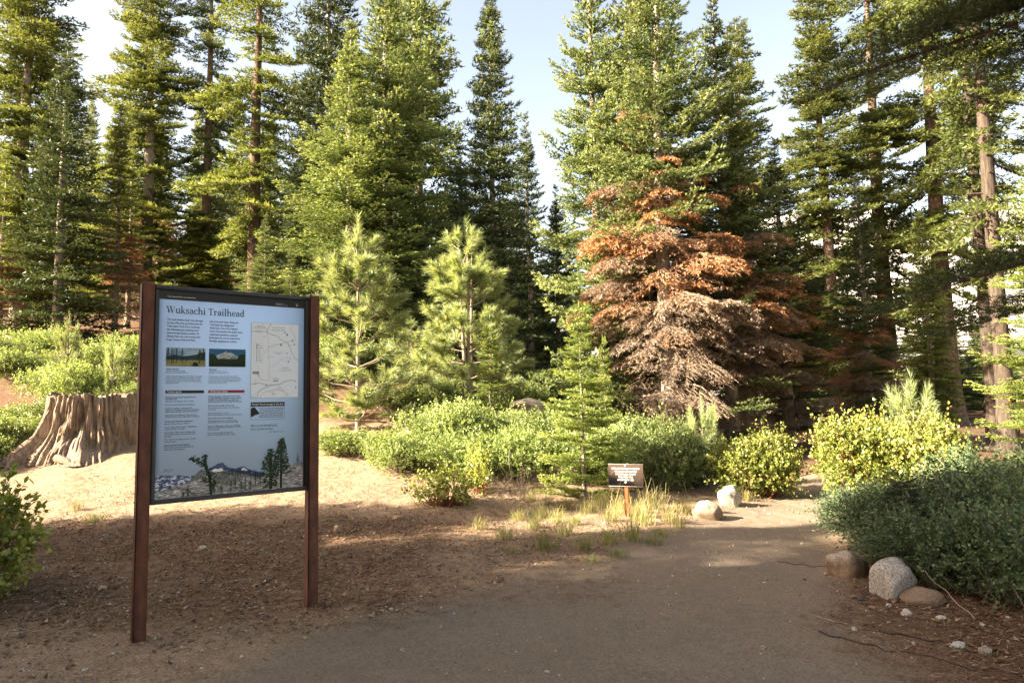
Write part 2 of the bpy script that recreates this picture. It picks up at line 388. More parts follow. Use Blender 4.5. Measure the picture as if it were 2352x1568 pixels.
# text: all lines are made as text curves first, evaluated once, then laid on their boards
TEXTS = []
def text(s, place, width=None, size=.01, bold=0, italic=0, spacing=1.0, key='ink', align='LEFT'):
    cu = bpy.data.curves.new('lettering', 'FONT'); cu.body = s; cu.size = 1; cu.offset = bold; cu.shear = italic; cu.space_character = spacing; cu.resolution_u = 2
    o = bpy.data.objects.new('lettering', cu); COL.objects.link(o); TEXTS.append((o, place, width, size, key, align))
def flush_text():
    bpy.context.view_layer.update(); dg = bpy.context.evaluated_depsgraph_get(); out = {}
    for o, place, width, size, key, align in TEXTS:
        me = bpy.data.meshes.new_from_object(o.evaluated_get(dg)); n = len(me.vertices)
        co = np.empty(n*3, np.float32); me.vertices.foreach_get('co', co); co = co.reshape(-1, 3)
        me.calc_loop_triangles(); tri = np.array([t.vertices[:] for t in me.loop_triangles])
        w0, w1 = co[:, 0].min(), co[:, 0].max()
        sx = (width/(w1-w0)) if width else size; X = (co[:, 0]-w0)*sx
        if align == 'CENTER': X -= X.max()/2
        Yv = co[:, 1]*size
        out.setdefault(key, Acc()).add([place(x, y) for x, y in zip(X, Yv)], tri)
        bpy.data.meshes.remove(me); cu = o.data; bpy.data.objects.remove(o); bpy.data.curves.remove(cu)
    TEXTS.clear(); return out
def on_panel(u, v, lay=1.0): return lambda x, y: pv(u+x, v-y, lay)
SZ = .0125
def ln(s, u0, u1, v, size=SZ, key='ink', lay=1.0, **k): text(s, on_panel(u0, v, lay), u1-u0, size, key=key, **k)
for i, (s, w) in enumerate([("This trail climbs a short way through", .195), ("forests of fir trees and then joins the", .193), ("Twin Lakes Trail. If you continue,", .18), ("the trail leads past meadows and", .172), ("lakes and approaches treeline. At", .175), ("Silliman Pass, the trail crosses into", .183), ("Kings Canyon National Park.", .157)]):
    ln(s, .043, .043+w, .175+i*.0196, .0165, bold=.008)
for i, (s, w) in enumerate([("Like most park trails, Wuksachi", .167), ("Trail leads into designated", .14), ("wilderness. One of the highest", .163), ("forms of protection for public lands,", .194), ("wilderness preserves untamed", .163), ("landscapes for you to experience.", .18), ("Possible destinations include:", .16)]):
    ln(s, .277, .277+w, .175+i*.0196, .0165, bold=.008)
ln("Cahoon Meadow", .043, .114, .463, .0115, bold=.02); ln("3.8 miles (6.1 km) one way", .043, .146, .473, .0105); ln("Elevation: 7,760 feet (2,365 m)", .043, .159, .483, .0105)
ln("Twin Lakes", .278, .323, .463, .0115, bold=.02); ln("7.2 miles (11.6 km) one way", .278, .383, .473, .0105); ln("Elevation: 9,419 feet (2,871 m)", .278, .393, .483, .0105)
for i, (s, w) in enumerate([("A gentle climb through conifer forest leads to this grassy", .2), ("meadow. Look for wildflowers and wildlife, especially", .192), ("in early summer. North of Cahoon Meadow, another", .19), ("trail branches northward to J.O. Pass and Jennie Lakes", .195), ("Wilderness (USFS).", .072)]): ln(s, .043, .043+w, .503+i*.010, .0102)
for i, (s, w) in enumerate([("The two lakes on either side of the trail are well-", .168), ("forested, unlike most other lakes in the park's high", .178), ("country. Just beyond Twin Lakes, Silliman Pass marks", .19), ("the boundary between Sequoia National Park and", .178), ("Kings Canyon National Park.", .105)]): ln(s, .278, .278+w, .502+i*.010, .0102)
LT = ["*Wilderness permits are required for all", "*overnight trips.", "Get permits at Lodgepole Visitor Center.", "Pets and wheeled vehicles are prohibited.", "Firearms are subject to state and local", "regulations. Discharge of a firearm is prohibited", "within Sequoia & Kings Canyon National Parks.", "Wood fires are prohibited at Twin Lakes and", "Silliman Pass to protect fragile alpine ecosystems.", "*Preserve the wilderness experience.", "Blend in. Keep noise to a minimum.", "Camp on bare ground (never on vegetation)", "at least 100 feet from water.", "Leave Indian artifacts, historic objects, and", "natural items such as pine cones where you", "find them.", "Don't construct fire rings, trenches, or other", '"improvements."', "*Don't introduce invasive species.", "Before hiking, clean seeds and mud from", "boots, laces, and equipment."]
LV = [.623, .633, .646, .666, .686, .696, .706, .726, .736, .762, .775, .794, .806, .825, .836, .848, .865, .877, .898, .910, .922]
LE = [.205, .108, .197, .202, .188, .228, .223, .214, .231, .194, .179, .214, .153, .206, .210, .083, .212, .109, .180, .202, .155]
RTX = ["*People traveling in wilderness areas should", "*be very self-reliant. Immediate rescue is rarely", "*possible. The responsibility to understand", "*natural hazards and travel safely lies with you.", "*Plan your trip carefully. Carry a map.", "Be prepared: Creek crossings may be hazardous", "at any time.", "Bring drinking water or treat it.", "Never drink untreated water from lakes or streams.", "*Know what to do in an emergency.", "Cell phones rarely work in most of the park.", "Carry and know how to use basic first-aid gear.", "Be alert to falling objects. Take note of snapping", "branches overhead; pay extra attention in windy or", "snowy conditions.", "If you encounter illegal activity, leave", "the area immediately and notify a ranger."]
RV = [.620, .631, .641, .652, .676, .689, .700, .720, .731, .751, .766, .775, .797, .806, .817, .837, .848]
RE = [.458, .469, .452, .473, .429, .459, .322, .399, .473, .424, .445, .456, .464, .474, .346, .421, .437]
for T_, V_, E_, u0 in ((LT, LV, LE, .044), (RTX, RV, RE, .278)):
    for s, v, e in zip(T_, V_, E_):
        bo = s[0] == '*'; ln(s.lstrip('*'), u0, e, v+.003, .0115, bold=.018 if bo else .004)
ln("Travel Lightly", .052, .129, .596, .0145, 'white', 1.9, bold=.012); ln("Wilderness Safety", .285, .388, .595, .0145, 'white', 1.9, bold=.012)
ln("Proper food storage is the law.", .534, .731, .676, .0138, 'white', 1.9, bold=.018)
for i, (s, a0, a1) in enumerate([("If there are metal food-storage boxes", .576, .73), ("where you park, store all food and", .581, .726), ("scented items there. If there are no", .581, .726), ("boxes, store all food and scented", .583, .726), ("items in your trunk. No trunk? Hide", .58, .726), ("them from view inside your vehicle.", .579, .727)]): ln(s, a0, a1, .699+i*.0112, .0108, bold=.012)
ln("Man is not himself only...", .528, .698, .809, .019, italic=.25, key='ink'); ln("He is all that he sees.", .528, .665, .830, .019, italic=.25)
ln("Mary Austin (Inyo writer)", .642, .733, .847, .010, italic=.1)
ln("Silliman Crest", .044, .094, 1.038, .0095); ln("NPS Photo by R. Cain", .044, .090, 1.047, .006)
ln("Trails of Sequoia & Kings Canyon National Parks", .042, .196, .0385, .0085, 'white', 1.9, bold=.01)
ln("National Park Service", .673, .727, .0355, .0072, 'white', 1.9); ln("U.S. Department of the Interior", .673, .752, .0435, .0072, 'white', 1.9)
for s, u0, u1, v, k in (("KINGS CANYON", .652, .732, .192, 'green'), ("NATIONAL PARK", .650, .735, .208, 'green'), ("SEQUOIA", .558, .593, .186, 'green'), ("NATIONAL FOREST", .541, .612, .196, 'green'), ("SEQUOIA", .716, .764, .447, 'green'), ("NATIONAL PARK", .698, .780, .462, 'green'),
                        ("JENNIE LAKES", .547, .584, .214, 'mapink'), ("WILDERNESS", .548, .583, .222, 'mapink'), ("SEQUOIA - KINGS CANYON", .658, .724, .348, 'mapink'), ("WILDERNESS", .676, .706, .356, 'mapink'), ("Silliman Pass", .752, .782, .300, 'mapink'), ("Cahoon Gap", .634, .664, .377, 'mapink'), ("JO Pass", .594, .611, .252, 'mapink'),
                        ("Mt Silliman", .748, .776, .382, 'mapink'), ("Lodgepole Visitor", .660, .700, .512, 'mapink'), ("Center & Village", .660, .698, .518, 'mapink'), ("Wuksachi", .540, .562, .526, 'mapink'), ("Lodgepole", .690, .716, .570, 'mapink'), ("Wolverton", .655, .678, .600, 'mapink'), ("To Giant Forest", .529, .556, .626, 'mapink')):
    ln(s, u0, u1, v, .0085 if k == 'green' else .0062, k, 2.2, bold=.01)
ln("You are here", .536, .568, .478, .006, 'white', 2.9, bold=.015)
# the small sign's lettering, in its own local frame
SMW, SMH = .385, .245
for i, (s, w) in enumerate([("PETS,WEAPONS,& WHEELED", .305), ("VEHICLES PROHIBITED", .240), ("WILDERNESS PERMIT", .226), ("REQUIRED FOR", .157), ("OVERNIGHT USE.", .180)]):
    text(s, (lambda v: (lambda x, y: (x, -.0062, v+y)))(.063-i*.0305), w, .0270, bold=-.004, key='small', align='CENTER')
TX = flush_text()
for key, nm, mt in (('ink', 'body_lettering', M_TXT), ('white', 'white_lettering', M_WHT), ('green', 'map_lettering', M_GRN), ('mapink', 'map_lettering', M_GREY)):
    tag(TX[key].build(nm, mt, panel), kind='stuff')

# title: serif letters drawn as strokes
def serif_title():
    K, N = .095, .034          # thick and thin strokes
    def srf(x, y, w=.20): return [((x-w/2, y), (x+w/2, y), N)]
    def st(p): return [(a_, b_, w_) for a_, b_, w_ in p]
    def curve(pts): return [(pts[i][:2], pts[i+1][:2], (pts[i][2]+pts[i+1][2])/2) for i in range(len(pts)-1)]
    X, C, A_ = .44, .66, .72
    def arc(cx, cy, rx, ry, a0, a1, w0, w1, n=12):
        P = []
        for i in range(n+1):
            t = R_(a0+(a1-a0)*i/n); k = abs(math.cos(t)); P.append((cx+rx*math.cos(t), cy+ry*math.sin(t), w0*k+w1*(1-k)))
        return curve(P)
    V = lambda x, y0, y1: [((x, y0), (x, y1), K)]
    G = {
     'W': (.96, [((.10, C), (.30, 0), K), ((.30, 0), (.47, .60), N), ((.44, C), (.66, 0), K), ((.66, 0), (.86, C), N)] + srf(.10, C-.015, .22) + srf(.45, C-.015, .20) + srf(.86, C-.015, .18)),
     'u': (.58, V(.12, .12, X) + arc(.25, .15, .13, .14, 180, 300, K, K*.6) + [((.30, .03), (.44, .13), N)] + V(.44, 0, X) + srf(.06, X-.015, .12) + srf(.38, X-.015, .12) + srf(.50, .015, .12)),
     'k': (.56, V(.13, 0, A_) + [((.14, .18), (.40, X-.02), N), ((.22, .25), (.47, .02), K)] + srf(.13, .015, .22) + srf(.08, A_-.015, .12) + srf(.47, .015, .18) + srf(.40, X-.015, .18)),
     's': (.42, arc(.20, .33, .12, .105, 20, 230, K*.7, N*1.2) + [((.10, .27), (.30, .165), K)] + arc(.19, .115, .13, .11, 60, -150, K*.7, N*1.2) + [((.33, X), (.33, .32), N), ((.07, .0), (.07, .13), N)]),
     'a': (.49, V(.36, .06, .32) + arc(.23, .31, .13, .12, 0, 160, K*.8, N*1.2) + arc(.20, .12, .12, .12, 70, 320, K, N) + [((.22, .24), (.36, .28), N), ((.38, .03), (.47, .04), K*.6)]),
     'c': (.46, arc(.26, .22, .18, .21, 40, 320, K, N*1.2) + [((.38, .34), (.40, .38), K)]),
     'h': (.60, V(.13, 0, A_) + V(.46, 0, .30) + arc(.32, .28, .14, .14, 0, 150, K*.9, N*1.5) + srf(.13, .015, .22) + srf(.46, .015, .22) + srf(.08, A_-.015, .12)),
     'i': (.30, V(.14, 0, X) + srf(.14, .015, .22) + srf(.09, X-.015, .12) + [((.09, .61), (.19, .61), .09)]),
     'T': (.66, V(.33, 0, C) + [((.05, C-.02), (.61, C-.02), N*1.2), ((.055, C), (.055, C-.15), N), ((.605, C), (.605, C-.15), N)] + srf(.33, .015, .26)),
     'r': (.44, V(.13, 0, X) + arc(.28, .27, .15, .13, 165, 80, N, K*.6) + [((.30, .36), (.38, .36), K)] + srf(.13, .015, .22) + srf(.08, X-.015, .12)),
     'l': (.30, V(.14, 0, A_) + srf(.14, .015, .22) + srf(.09, A_-.015, .12)),
     'e': (.48, arc(.25, .22, .17, .21, 0, 320, K*.9, N*1.2) + [((.09, .24), (.42, .24), N)]),
     'd': (.58, V(.42, .02, A_) + arc(.25, .22, .17, .21, 0, 360, K, N*1.2) + srf(.37, A_-.015, .12) + srf(.48, .015, .14)),
     ' ': (.26, [])}
    x = 0; segs = []
    for ch in "Wuksachi Trailhead":
        w, g = G[ch]
        segs += [((a0[0]+x, a0[1]), (b0[0]+x, b0[1]), ww) for a0, b0, ww in g]; x += w
    return segs, x
segs, tw = serif_title(); a = Acc(); sx = .443/tw
for k, (p, q, w) in enumerate(segs):
    d = math.hypot(q[0]-p[0], q[1]-p[1]) or 1; e = .012/d
    p2 = (p[0]-(q[0]-p[0])*e, p[1]-(q[1]-p[1])*e); q2 = (q[0]+(q[0]-p[0])*e, q[1]+(q[1]-p[1])*e)
    line(a, [(.038+p2[0]*sx, .1315-p2[1]*.059), (.038+q2[0]*sx, .1315-q2[1]*.059)], w*(sx+.059)/2, 1+.012*(k % 40))
tag(a.build('title_lettering', M_TXT, panel), kind='stuff')
a = Acc(); rect(a, 0, 0, .86, .0535, 1); a.build('header_band', M_BLK, panel)
a = Acc(); rect(a, .043, .583, .2525, .600, 1); a.build('heading_bar', M_BLK, panel)
a = Acc(); rect(a, .277, .5825, .4875, .599, 1); a.build('heading_bar', M_RED, panel)
a = Acc(); poly(a, [(.801, .026), (.806, .023), (.811, .0245), (.816, .023), (.8205, .026), (.819, .037), (.811, .0455), (.803, .037)], 1.9); badge = a.build('arrowhead_badge', plain('badge_brown', (.24, .09, .04)), panel)
a = Acc(); poly(a, [(.808, .040), (.8115, .033), (.8155, .037), (.811, .0435)], 2.6); a.build('badge_emblem', M_WHT, badge)
# food storage box with the bear's head
a = Acc(); rect(a, .526, .659, .737, .6845, 1)
for p in ([(.527, .684), (.527, .766)], [(.736, .684), (.736, .766)], [(.526, .766), (.737, .766)]): line(a, p, .0014, 1.1)
bx = a.build('food_storage_box', M_BLK, panel)
a = Acc(); poly(a, [(.528, .697), (.533, .695), (.536, .690), (.541, .689), (.544, .693), (.549, .690), (.554, .692), (.555, .698), (.562, .704), (.568, .713), (.577, .722), (.580, .727), (.577, .732), (.568, .735), (.558, .735), (.548, .742), (.528, .750)], 1.9)
a.build('bear_silhouette', M_BLK, bx)
# two small photographs
def blot_tree(acc, u, v0, v1, w, lay, rng, tint=None, n=60, lean=0, conic=True):
    line(acc, [(u, v1), (u+lean, v0)], w*.09+.0008, lay, .05)
    for i in range(n):
        t = rng.random(); ww = w*(.15+.85*t if conic else .55+.45*math.sin(3.1*t))*.5
        cu_, cv = u+lean*(1-t)+rng.uniform(-1, 1)*ww, v0+(v1-v0)*(.02+.86*t); s = w*rng.uniform(.06, .16)
        poly(acc, [(cu_-s, cv+s*rng.uniform(-.1, .5)), (cu_+rng.uniform(-.3, .3)*s, cv-s*.6), (cu_+s, cv+s*rng.uniform(-.1, .5)), (cu_, cv+s*.35)], lay+.02+.01*(i % 30), rng.random() if tint is None else tint)
pr = np.random.default_rng(3)
def pm(name, stops, scale=40, vs_=(1, 1, 1), dist=0.):
    mt, nt, b = mat_new(name); n = noise_n(nt, scale, 6, .65, mapv(nt, vs_), dist); c = ramp(nt, n, stops); nt.links.new(c, b.inputs['Base Color']); b.inputs['Roughness'].default_value = .45; return mt
M_PSKY = pm('printed_mist', [(.35, (.10, .20, .30)), (.65, (.42, .55, .62))], 9)
M_PMEADOW = pm('printed_meadow', [(.35, (.10, .12, .03)), (.65, (.36, .28, .08))], 60, (1, 1, 4))
M_PDEEP = plain('printed_deep_blue', (.012, .105, .22), .4)
M_PROCK = pm('printed_pale_rock', [(.36, (.13, .15, .15)), (.5, (.38, .40, .38)), (.66, (.62, .62, .58))], 70, (1, 1, 2.2))
M_PSLOPE = pm('printed_granite_slope', [(.36, (.05, .05, .055)), (.47, (.22, .20, .19)), (.58, (.40, .37, .35)), (.64, (.75, .76, .80))], 34, (1, 1, 3.4), .6)
M_PRANGE = pm('printed_snowy_range', [(.42, (.035, .055, .13)), (.52, (.10, .13, .22)), (.56, (.62, .66, .76))], 42, (1, 1, 2.0), .4)
M_PCLIFF = pm('printed_cliff', [(.38, (.05, .055, .05)), (.55, (.17, .175, .165)), (.7, (.33, .31, .29))], 60, (3, 3, 1.0), .8)
M_PPEAK = pm('printed_blue_peak', [(.42, (.02, .035, .10)), (.6, (.05, .08, .19)), (.7, (.5, .56, .70))], 30, (1, 1, 1.5), .5)
def photo(name, u0, v0, u1, v1, far, band, kind):
    a = Acc(); rect(a, u0-.001, v0-.001, u1+.001, v1+.001, 1); root = a.build(name, M_BLK, panel)
    a = Acc(); rect(a, u0, v0, u1, v1, 1.8); a.build('printed_sky', far, root)
    if kind == 0:
        a = Acc(); poly(a, [(u0, v0+.055), (u0+.04, v0+.040), (u0+.09, v0+.048), (u0+.13, v0+.043), (u0+.17, v0+.035), (u1, v0+.02), (u1, v0+.075), (u0, v0+.075)], 2.4); a.build('printed_treeline', plain('printed_far_trees', (.015, .04, .055)), root)
        a = Acc(); rect(a, u0, v0+.070, u1, v1, 3.0); a.build('printed_meadow', band, root)
        a = Acc()
        for uu, t, b_, w in ((.01, .0, .09, .035), (.03, .003, .097, .03), (.040, .004, .096, .022), (.055, .003, .095, .026), (.088, .004, .085, .03), (.11, .058, .085, .012), (.185, .008, .092, .05), (.205, .0, .09, .03)): blot_tree(a, u0+uu*.98+.0, v0+t, v0+b_, w*.8, 3.6, pr)
        poly(a, [(u0+.14, v1), (u0+.146, v1-.02), (u0+.16, v1-.026), (u0+.173, v1-.015), (u0+.176, v1)], 4.3, .1)
        tag(a.build('printed_trees', M_PTREE, root), kind='stuff')
    else:
        a = Acc(); poly(a, [(u0+.03, v0+.045), (u0+.06, v0+.030), (u0+.085, v0+.022), (u0+.098, v0+.012), (u0+.106, v0+.022), (u0+.128, v0+.020), (u0+.15, v0+.034), (u0+.172, v0+.044), (u0+.172, v0+.075), (u0+.03, v0+.075)], 2.4); a.build('printed_mountain', band, root)
        a = Acc(); rect(a, u0, v1-.022, u1, v1, 3.0, .1); poly(a, [(u0, v0+.03), (u0+.03, v0+.032), (u0+.05, v0+.06), (u0+.16, v0+.06), (u0+.18, v0+.03), (u1, v0+.028), (u1, v1-.02), (u0, v1-.02)], 2.9, .35)
        for i in range(34): blot_tree(a, u0+.004+i*.0061, v0+.04+pr.uniform(0, .022), v1-.016, .012, 3.4, pr, None, 14)
        tag(a.build('printed_trees', M_PTREE, root), kind='stuff')
photo('photo_print', .043, .3355, .2555, .441, M_PSKY, M_PMEADOW, 0)
photo('photo_print', .2775, .335, .4895, .4405, M_PDEEP, M_PROCK, 1)
# the trail map
a = Acc(); rect(a, .5235, .1625, .8245, .632, 1); mroot = a.build('trail_map', M_GREY, panel)
a = Acc(); rect(a, .5248, .1638, .8232, .6307, 1.6); a.build('map_sheet', M_MAP, mroot)
def wig(p, amp=.003, n=6):
    o = []
    for (a0, b0), (a1, b1) in zip(p, p[1:]):
        for i in range(n):
            t = i/n; o.append((a0+(a1-a0)*t+pr.uniform(-amp, amp)*(i > 0), b0+(b1-b0)*t+pr.uniform(-amp, amp)*(i > 0)))
    return o+[p[-1]]
a = Acc()
for p, w in (([(.525, .218), (.56, .222), (.60, .216), (.622, .221), (.624, .20), (.645, .17), (.646, .164)], .0022), ([(.622, .221), (.65, .235), (.69, .243), (.705, .262), (.745, .278), (.755, .285), (.775, .33), (.80, .38), (.823, .397)], .0022), ([(.526, .548), (.55, .545), (.575, .538), (.60, .548), (.64, .552), (.70, .55), (.74, .53), (.78, .52), (.81, .53)], .0024), ([(.565, .628), (.57, .60), (.60, .575), (.64, .56), (.67, .552)], .0024), ([(.585, .628), (.59, .61), (.62, .59), (.70, .582), (.73, .59)], .0014)): line(a, wig(p, .0015), w, 2.0)
for i, v in enumerate(np.arange(.300, .41, .0102)): rect(a, .5555-.002*(i < 3), v-.003, .561+.003*(i < 3), v+.003, 2.0)
for i, v in enumerate(np.arange(.300, .41, .0102)): rect(a, .568, v-.001, .568+pr.uniform(.012, .028), v+.001, 2.0)
line(a, [(.54, .288), (.597, .288), (.597, .415), (.54, .415), (.54, .288)], .0006, 2.0)
poly(a, [(.534, .4685), (.574, .4685), (.574, .484), (.534, .484)], 2.0); poly(a, [(.562, .482), (.568, .482), (.577, .513)], 2.1)
rect(a, .660, .524, .694, .530, 2.0); rect(a, .612, .553, .624, .558, 2.0); rect(a, .655, .608, .672, .612, 2.0); rect(a, .545, .541, .56, .546, 2.0)
tag(a.build('map_roads', M_GREY, mroot), kind='stuff')
a = Acc()
for p in ([(.622, .222), (.625, .26), (.632, .31), (.628, .36), (.64, .42), (.635, .46), (.64, .50), (.638, .528), (.60, .52), (.575, .515)], [(.635, .312), (.67, .298), (.71, .29), (.75, .28), (.80, .265), (.802, .24), (.77, .2), (.785, .175)], [(.63, .60), (.68, .575), (.73, .59), (.76, .61), (.735, .63)], [(.59, .172), (.61, .195), (.622, .22)]): line(a, wig(p), .0012, 2.3)
tag(a.build('map_trails', M_PINK, mroot), kind='stuff')
a = Acc()
for p in ([(.527, .63), (.56, .60), (.58, .58), (.64, .555), (.70, .545), (.745, .525), (.79, .522), (.823, .545)], [(.60, .355), (.64, .315), (.70, .295)], [(.64, .45), (.68, .42), (.71, .39), (.75, .37)], [(.71, .39), (.76, .405)], [(.69, .54), (.74, .60), (.77, .628)], [(.566, .43), (.57, .47), (.585, .51)]): line(a, wig(p), .0016, 2.6)
tag(a.build('map_rivers', M_RIV, mroot), kind='stuff')
a = Acc()
for u, v, r in ((.735, .218, .005), (.748, .232, .007), (.782, .268, .006), (.796, .292, .006), (.711, .297, .007), (.748, .350, .004), (.758, .404, .005), (.770, .390, .003), (.808, .568, .005)):
    poly(a, [(u+r*math.cos(t)*(.6+.4*pr.random()), v+r*1.4*math.sin(t)*(.7+.3*pr.random())) for t in np.arange(0, 6.2, .8)], 2.9)
tag(a.build('map_lakes', M_BLUE, mroot), kind='stuff')
# the printed mountain landscape along the bottom
a = Acc(); poly(a, [(0.001, 1.073), (.02, 1.067), (.035, 1.063), (.05, 1.069), (.07, 1.068), (.10, 1.074), (.127, 1.070), (.145, 1.077), (.162, 1.075), (.18, 1.083), (.205, 1.078), (.24, 1.10), (.24, 1.199), (.001, 1.199)], 1.0); land = a.build('landscape_print', M_PRANGE, panel)
a = Acc(); poly(a, [(.27, 1.06), (.285, 1.046), (.307, 1.036), (.325, 1.026), (.338, 1.019), (.352, 1.018), (.366, 1.014), (.374, 1.024), (.383, 1.033), (.403, 1.048), (.42, 1.052), (.442, 1.056), (.462, 1.050), (.491, 1.046), (.51, 1.06), (.532, 1.070), (.57, 1.083), (.62, 1.095), (.62, 1.13), (.27, 1.13)], 1.6); a.build('printed_peak', M_PPEAK, land)
a = Acc(); poly(a, [(.30, 1.058), (.325, 1.047), (.34, 1.052), (.358, 1.045), (.372, 1.060), (.40, 1.064), (.30, 1.068)], 2.0); a.build('printed_snow', M_WHT, land); a = Acc(); poly(a, [(.475, 1.062), (.488, 1.052), (.497, 1.060), (.515, 1.072), (.475, 1.07)], 2.0); a.build('printed_snow', M_WHT, land)
a = Acc(); poly(a, [(.001, 1.16), (.059, 1.145), (.128, 1.130), (.17, 1.118), (.20, 1.111), (.24, 1.098), (.28, 1.085), (.327, 1.070), (.398, 1.070), (.472, 1.088), (.52, 1.104), (.573, 1.116), (.63, 1.108), (.677, 1.094), (.73, 1.074), (.773, 1.053), (.811, 1.050), (.84, 1.060), (.859, 1.066), (.859, 1.199), (.001, 1.199)], 2.4); a.build('printed_slope', M_PSLOPE, land)
a = Acc(); poly(a, [(.192, 1.112), (.202, 1.095), (.209, 1.078), (.222, 1.065), (.234, 1.054), (.25, 1.046), (.262, 1.052), (.275, 1.066), (.262, 1.09), (.235, 1.105)], 2.8); poly(a, [(.315, 1.070), (.36, 1.068), (.41, 1.074), (.46, 1.088), (.50, 1.104), (.47, 1.13), (.43, 1.155), (.38, 1.15), (.34, 1.135)], 2.8); a.build('printed_cliff', M_PCLIFF, land)
a = Acc()
for i in range(46):
    u = .37+.25*i/46+pr.uniform(-.003, .003); vb = 1.075+(u-.37)*.14; blot_tree(a, u, vb-pr.uniform(.012, .03), vb+.012, .012, 3.2, pr, None, 10)
for u, v0, v1, w in ((.415, 1.125, 1.195, .03), (.44, 1.12, 1.19, .03), (.475, 1.13, 1.195, .035), (.50, 1.115, 1.195, .03), (.53, 1.13, 1.195, .03), (.56, 1.09, 1.17, .028), (.59, 1.10, 1.175, .03), (.175, 1.145, 1.195, .05), (.15, 1.165, 1.197, .03), (.32, 1.11, 1.19, .05), (.36, 1.15, 1.195, .03), (.78, 1.08, 1.10, .01)): blot_tree(a, u, v0, v1, w, 3.6, pr, None, 34)
line(a, [(.302, 1.197), (.300, 1.14), (.290, 1.085), (.272, 1.035), (.262, .985)], .016, 4.2, .05); line(a, [(.275, 1.04), (.25, 1.01), (.215, .995), (.19, .985)], .008, 4.2, .05); line(a, [(.295, 1.10), (.30, 1.075)], .006, 4.2, .05); line(a, [(.298, 1.13), (.26, 1.11)], .006, 4.2, .05)
for cu_, cv, r_, n in ((.19, .985, .016, 14), (.215, .992, .018, 18), (.262, .975, .018, 22), (.245, 1.005, .022, 22), (.265, 1.03, .02, 18), (.285, 1.06, .022, 20), (.30, 1.075, .018, 14), (.265, 1.11, .025, 22), (.325, 1.12, .03, 26), (.30, 1.15, .03, 26)):
    for i in range(n):
        q = pr.normal(0, .5, 2)*r_; s = pr.uniform(.003, .008)
        poly(a, [(cu_+q[0]-s, cv+q[1]+.002), (cu_+q[0], cv+q[1]-s), (cu_+q[0]+s, cv+q[1]), (cu_+q[0], cv+q[1]+s*.6)], 4.5+.012*(i % 26), pr.random())
line(a, [(.718, 1.196), (.719, .91)], .014, 4.2, .05); line(a, [(.655, 1.196), (.65, .98)], .02, 4.2, .05)
for i in range(330):
    t = pr.random(); w = .012+.062*t*(1-.15*t); c0 = .719; cu_ = c0+pr.uniform(-1, 1)*w; cv = .889+.225*t; s = pr.uniform(.004, .011)
    poly(a, [(cu_-s, cv+.003), (cu_, cv-s*.7), (cu_+s, cv+.001), (cu_, cv+s*.5)], 4.9+.012*(i % 30), pr.random())
for i in range(300):
    t = pr.random(); w = .014+.04*math.sin(min(1, t*1.2)*2.4); cu_ = .652+pr.uniform(-1, 1)*w; cv = .952+.235*t; s = pr.uniform(.004, .011)
    poly(a, [(cu_-s, cv+.003), (cu_, cv-s*.7), (cu_+s, cv+.001), (cu_, cv+s*.5)], 4.5+.012*(i % 30), pr.random())
blot_tree(a, .824, .990, 1.068, .02, 4.4, pr, None, 50, 0, False); blot_tree(a, .848, 1.045, 1.07, .018, 4.4, pr, None, 24, 0, False)
tag(a.build('printed_trees', M_PTREE, land), kind='stuff')

# ------------------------------------------------------------------ the small brown sign
def brown_sign_mat():
    mt, nt, b = mat_new('weathered_brown_paint'); v = mapv(nt)
    n = noise_n(nt, 9, 6, .65, v); n2 = noise_n(nt, 45, 4, .6, v)
    c = mixc(nt, ramp(nt, n, [(.56, (0, 0, 0)), (.70, (1, 1, 1))]), (.080, .052, .036), (.17, .13, .105))
    c = mixc(nt, .4, c, ramp(nt, n2, [(.3, (.7, .7, .7)), (.7, (1.25, 1.25, 1.25))]), 'MULTIPLY')
    nt.links.new(c, b.inputs['Base Color']); b.inputs['Roughness'].default_value = .45; return mt
sb = base_at(1440, 7.55)
small = thing('regulation_sign', 'small brown metal sign listing trail rules on orange steel post in grass', 'sign', sb, R_(-20))
zc = at(1440, 1092, 7.5).z - sb.z
a = Acc(); box(a, (0, 0, zc), (SMW/2, .004, SMH/2), .5, 0, .002); brd = a.build('sign_board', brown_sign_mat(), small)
L_ = Acc(); L_.V = [v + np.array([0, 0, zc]) for v in TX['small'].V]; L_.F = TX['small'].F; L_.T = TX['small'].T; L_.M = TX['small'].M
tag(L_.build('sign_lettering', M_WHT, brd), kind='stuff')
for s in (-1, 1):
    a = Acc(); line_ = [(-SMW/2+.004, -.0058, zc+s*(SMH/2-.004)), (SMW/2-.004, -.0058, zc+s*(SMH/2-.004))]; tube(a, line_, .0018, 4); a.build('sign_border', M_WHT, brd)
for zz in (SMH/2-.020, -SMH/2+.046):
    a = Acc(); tube(a, [(0, -.004, zc+zz), (0, -.009, zc+zz), (0, -.011, zc+zz)], [.0115, .010, .006], 10); a.build('bolt', plain('zinc_bolt', (.55, .55, .52), .35), brd)
a = Acc(); zt = zc+SMH/2-.04; box(a, (0, .026, (zt-.25)/2), (.023, .020, (zt+.25)/2), .5, 0, .004); a.build('post', plain('orange_rust_post', (.34, .105, .035), .75), small)

